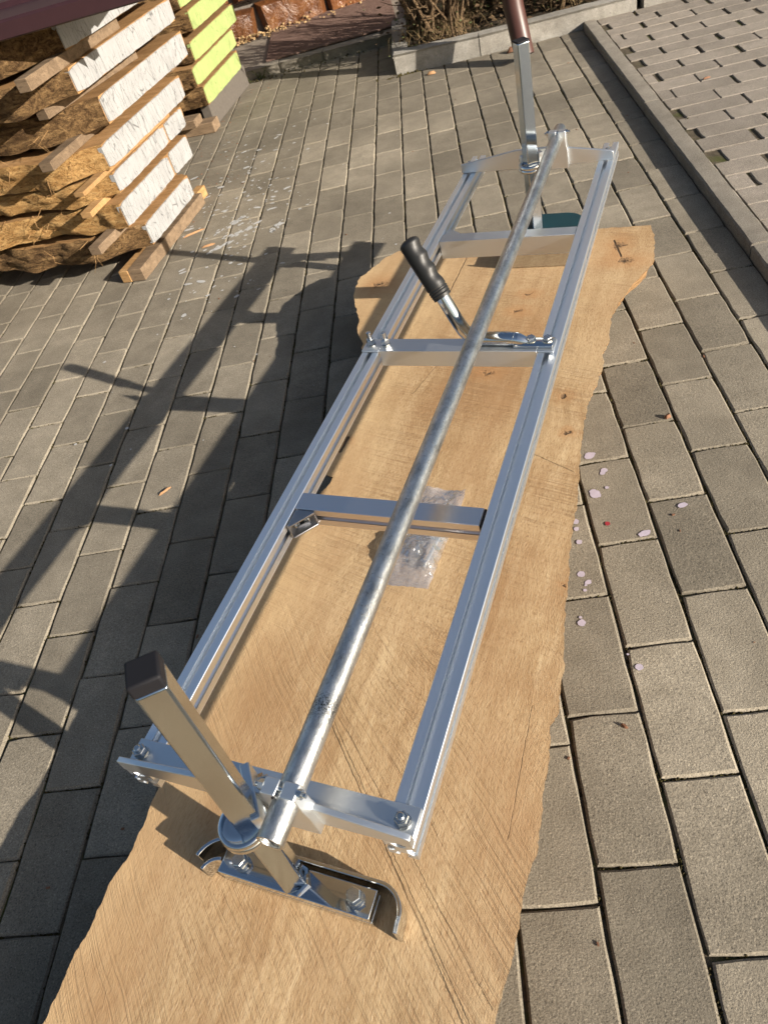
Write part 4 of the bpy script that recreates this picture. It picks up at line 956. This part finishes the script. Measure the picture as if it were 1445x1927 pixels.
def shrub(loc, seed, nst, spread, h, lab, grassn, leafn, green=0):
    rr = random.Random(seed); root = empty('dry_shrub', loc); tag(root, lab, 'shrub', 'dry shrubs in the flower bed')
    tw = MB()
    for i in range(nst):
        a = rr.uniform(0, 6.28); b = Vector((rr.gauss(0, spread * .35), rr.gauss(0, spread * .25), -.01)); ln = h * rr.uniform(.5, 1.1); lean = rr.uniform(.1, .75)
        pts = [b]; d = Vector((math.cos(a) * lean, math.sin(a) * lean, 1)).normalized()
        for k in range(6): d = (d + Vector((rr.gauss(0, .14), rr.gauss(0, .14), .04))).normalized(); pts.append(pts[-1] + d * ln / 6)
        r0 = rr.uniform(.0035, .0085) if i > 5 else rr.uniform(.011, .017)
        if i < 6:
            MB().tube(pts, [r0 * (1 - .11 * k) for k in range(7)], 8).build('stem', M_TWIG, root, angle=60)
        else: tw.tube(pts, [r0 * (1 - .13 * k) for k in range(7)], 6)
        for k in range(2, 6):
            for _ in range(2):
                e = (d + Vector((rr.gauss(0, .8), rr.gauss(0, .8), rr.gauss(.1, .4)))).normalized(); p1 = pts[k] + e * ln * .14; p2 = p1 + (e + Vector((rr.gauss(0, .4), rr.gauss(0, .4), .3))).normalized() * ln * .12
                tw.tube([pts[k], p1, p2], [r0 * .45, r0 * .35, r0 * .15], 5)
    tag(tw.build('twigs', M_TWIG, root, angle=60), kind='stuff')
    gr = MB()
    for _ in range(grassn):
        b = Vector((rr.gauss(0, spread * .5), rr.gauss(-.03, spread * .3), 0)); a = rr.uniform(0, 6.28); ln = rr.uniform(.08, .26); d = Vector((math.cos(a), math.sin(a), 0)); sd = Vector((-d.y, d.x, 0)) * rr.uniform(.0012, .0028)
        q = [b + d * ln * t_ * .8 + Vector((0, 0, ln * (1.3 * t_ - 1.15 * t_ * t_))) for t_ in (0, .35, .7, 1.)]
        b0 = len(gr.v)
        for k, p in enumerate(q): s_ = sd * (1 - .3 * k); gr.v += [tuple(p - s_), tuple(p + s_)]
        gr.f += [(b0 + 2 * k, b0 + 2 * k + 1, b0 + 2 * k + 3, b0 + 2 * k + 2) for k in range(3)]
    tag(gr.build('dry_grass', M_STRAW, root, smooth=False), kind='stuff')
    for nm, mt_, cnt, szs in (('dead_leaves', M_DKLEAF, leafn, (.008, .02)), ('green_leaves', M_GREENLEAF, green, (.004, .011))):
        if not cnt: continue
        lf = MB()
        for _ in range(cnt):
            c = Vector((rr.gauss(0, spread * .8), rr.gauss(0, spread * .5), abs(rr.gauss(0, h * .12)))); s_ = rr.uniform(*szs)
            rot = Matrix.Rotation(rr.uniform(0, 6.28), 3, 'Z') @ Matrix.Rotation(rr.uniform(-1.2, 1.2), 3, 'X')
            lf.add([rot @ Vector(v) * s_ + c for v in ((-1, 0, 0), (-.2, .5, .15), (1, 0, .1), (-.2, -.5, .15))], [(0, 1, 2), (0, 2, 3)])
        tag(lf.build(nm, mt_, root, smooth=False), kind='stuff')
    return root
shrub((.20, 3.93, .05), 3, 46, .17, .62, 'bare brown shrub with straw at the left end of the flower bed', 170, 120, 140)
shrub((.42, 4.12, .06), 8, 30, .20, .55, 'darker bare shrub just left of and behind the brown downpipe', 30, 220, 420)
shrub((.80, 3.95, .06), 5, 34, .17, .42, 'low dry shrub right of the brown downpipe', 120, 450, 200)
shrub((1.15, 4.1, .06), 15, 26, .22, .45, 'dry shrub at the right end of the flower bed', 60, 400, 120)
gc = MB(); rg = random.Random(31)
for _ in range(2600):
    x = rg.uniform(.08, 1.6); y = rg.uniform(3.745, 4.9); c = Vector((x, y, .06 + .03 * fbm(x * 4, y * 4) + rg.uniform(0, .02))); s_ = rg.uniform(.004, .014)
    rot = Matrix.Rotation(rg.uniform(0, 6.28), 3, 'Z') @ Matrix.Rotation(rg.uniform(-1., 1.), 3, 'X')
    gc.add([rot @ Vector(v) * s_ + c for v in ((-1, 0, 0), (-.2, .5, .15), (1, 0, .1), (-.2, -.5, .15))], [(0, 1, 2), (0, 2, 3)])
tag(gc.build('bed_litter', M_DKLEAF, smooth=False), 'dark dead leaves covering the soil of the flower bed', 'leaf litter', kind='stuff')
# small green weed at the step
wd_ = MB(); rwd = random.Random(2)
for _ in range(11):
    a = rwd.uniform(0, 6.28); p = Vector((rwd.gauss(0, .03), rwd.gauss(0, .012), 0)); d = Vector((math.cos(a) * .7, math.sin(a) * .5, .8)).normalized(); ln = rwd.uniform(.03, .07)
    wd_.tube([p, p + d * ln * .5, p + d * ln], [.0014, .0012, .0006], 5)
    for k in range(16):
        q = p + d * ln * (k + 1) / 16; e = Vector((rwd.gauss(0, 1), rwd.gauss(0, 1), rwd.gauss(.2, .4))).normalized() * .009; sd = e.cross(d).normalized() * .0025
        wd_.add([q, q + e * .6 + sd, q + e, q + e * .6 - sd], [(0, 1, 2, 3)])
o = wd_.build('weed', M_GREENLEAF, smooth=False); o.location = (-.72, 4.215, -.005); tag(o, 'small dark green weed growing at the edge of the doorstep', 'weed')

# ================================================================ SMALL THINGS ON THE PAVING
BLOBS = [0]
def blob(mb, x, y, r, rr, sx=1.0, rot=0.0, n=13):
    BLOBS[0] += 1; z = pz(x, y) + .0008 + .00007 * (BLOBS[0] % 12); vs_ = []; ph = rr.uniform(0, 50); n = max(n, 22 if r > .003 else 8)
    for k in range(n):
        a = 2 * math.pi * k / n; q = r * (1 + .22 * fbm(math.cos(a) * 1.3 + ph, math.sin(a) * 1.3, ph, 3)); u, v = q * math.cos(a) * sx, q * math.sin(a)
        vs_.append((x + u * math.cos(rot) - v * math.sin(rot), y + u * math.sin(rot) + v * math.cos(rot), z))
    mb.add(vs_, [tuple(range(n))])
SPL = [(0.33, 1.03, .0085, 1.2), (0.347, 0.985, .006, 1.), (.343, .979, .005, 1.), (0.321, 0.929, .0095, 1.), (.318, .936, .006, 1), (0.343, 0.941, .0035, 1), (0.379, 0.823, .006, 1.8), (0.453, 0.872, .0055, 1.5), (0.276, 0.871, .006, 1), (0.275, 0.854, .0045, 1), (0.274, 0.824, .005, 1), (0.265, 0.757, .0058, 1.1), (0.273, 0.739, .0042, 1.3), (0.268, .7335, .0022, 1), (0.265, 0.724, .003, 1), (0.249, 0.664, .0062, 1), (.249, .674, .0025, 1), (.3135, .576, .0055, 1), (0.303, 0.599, .0018, 1)]
M_LILAC = mat_simple('lilac_paint', (.40, .35, .41), .7, 0, .3, .3, .35); M_RED = mat_simple('red_paint', (.28, .025, .035), .6, 0, .3, .3, .3); M_WSPOT = mat_simple('white_paint_spots', (.42, .42, .41), .7, 0, .3, .3, .4)
rs_ = random.Random(14)
for (x, y, r, sx) in SPL:
    mb = MB(); blob(mb, x, y, r, rs_, sx, .3); mb.build('paint_spot', M_LILAC, pavement, smooth=False)
mb = MB(); blob(mb, .327, .856, .0045, rs_); mb.build('paint_spot', M_RED, pavement, smooth=False)
mb = MB()
for _ in range(300):
    x = rs_.gauss(-.60, .11); y = rs_.gauss(2.62, .34)
    if x < -.74 and y < 2.3: continue
    r = abs(rs_.gauss(0, .0028)) + .0012; blob(mb, x, y, r, rs_, rs_.choice([1, 1, 1.6, 2.4]), rs_.uniform(-.6, 1.2), 8)
for _ in range(90): blob(mb, rs_.uniform(-.9, .0), rs_.uniform(1.2, 3.6), abs(rs_.gauss(0, .0016)) + .0008, rs_, 1.2, rs_.uniform(0, 3), 7)
for (x0, y0, x1, y1) in [(-.66, 2.40, -.55, 2.52), (-.62, 2.36, -.52, 2.40), (-.44, 2.33, -.41, 2.40), (-.65, 2.27, -.58, 2.33)]:
    for k in range(26): u = rs_.random(); blob(mb, x0 + (x1 - x0) * u + rs_.gauss(0, .006), y0 + (y1 - y0) * u + rs_.gauss(0, .006), rs_.uniform(.002, .0055), rs_, 1.7, .8, 8)
tag(mb.build('paint_spatter', M_WSPOT, pavement, smooth=False), kind='stuff')
def flake(x, y, ln, wd, h, rz, mat, name, lab, cat, z=None):
    r = random.Random(int(x * 1e4)); n_ = 8; m_ = MB(); vs_ = []
    for k in range(n_):
        a = 2 * math.pi * k / n_; vs_.append((ln / 2 * math.cos(a) * r.uniform(.75, 1.1), wd / 2 * math.sin(a) * r.uniform(.7, 1.2), r.uniform(0, .25) * h))
    m_.v = vs_ + [(v[0] * .55, v[1] * .5, h * r.uniform(.8, 1.1)) for v in vs_]
    m_.f = [(k, (k + 1) % n_, (k + 1) % n_ + n_, k + n_) for k in range(n_)] + [tuple(range(n_, 2 * n_)), tuple(range(n_ - 1, -1, -1))]
    o = m_.build(name, mat, angle=50); o.location = (x, y, (pz(x, y) if z is None else z) + .0006); o.rotation_euler = (0, 0, rz); return tag(o, lab, cat)
M_LEAF = mat_simple('dry_leaf', (.19, .095, .055), .8, 0, .3, .2, .5); M_SPL = mat_simple('pale_splinter', (.30, .17, .085), .8, 0, .3, .2, .3)
flake(.488, 1.101, .014, .012, .008, .3, M_LEAF, 'bud_husk', 'small round brown husk on a paver right of the slab, beside a joint', 'husk')
flake(.274, .489, .013, .006, .004, -.7, M_LEAF, 'seed_husk', 'small reddish seed husk on a paver near the bottom right', 'husk')
flake(-.543, 1.132, .034, .006, .004, .75, M_SPL, 'wood_splinter', 'orange wood splinter in the lit strip between the mill shadows', 'splinter')
flake(.140, 3.575, .05, .022, .012, .1, M_SPL, 'dry_leaf', 'pale orange dry leaf lying in front of the flower bed kerb', 'leaf')
flake(.495, 3.60, .07, .03, .02, .2, M_LEAF, 'dry_leaf', 'brown curled dry leaf against the flower bed kerb left of the downpipe', 'leaf')
flake(1.02, 2.70, .03, .006, .006, .15, M_LEAF, 'dry_leaf', 'thin reddish leaf stalk on the raised paving beyond the kerb', 'leaf', RZ)
for i, (x, y, ln, rz, lab) in enumerate([(-.735, 2.46, .10, .5, 'long wood chip under the corner of the white-ended pile'), (-.66, 2.33, .05, .3, 'short pale wood chip on the paint-spattered pavers')]):
    flake(x, y, ln, .012, .006, rz, M_SPL if i < 2 else M_LEAF, 'wood_chip', lab, 'wood chip')
db = MB(); rd = random.Random(77)
for _ in range(240):
    if rd.random() < .75: x = rd.gauss(-.80, .09); y = rd.uniform(2.5, 4.15)
    else: x = rd.uniform(-.9, .78); y = rd.uniform(-.2, 3.6)
    s_ = rd.uniform(.0007, .0022); db.box(-s_ * rd.uniform(1, 3), s_, -s_ * .6, s_ * .6, 0, s_ * .8, Matrix.Rotation(rd.uniform(0, 6.28), 3, 'Z'), (x, y, pz(x, y) + .0004))
tag(db.build('crumbs', M_LEAF, smooth=False), 'scattered brown crumbs of bark and dirt on the paving', 'crumbs', kind='stuff')
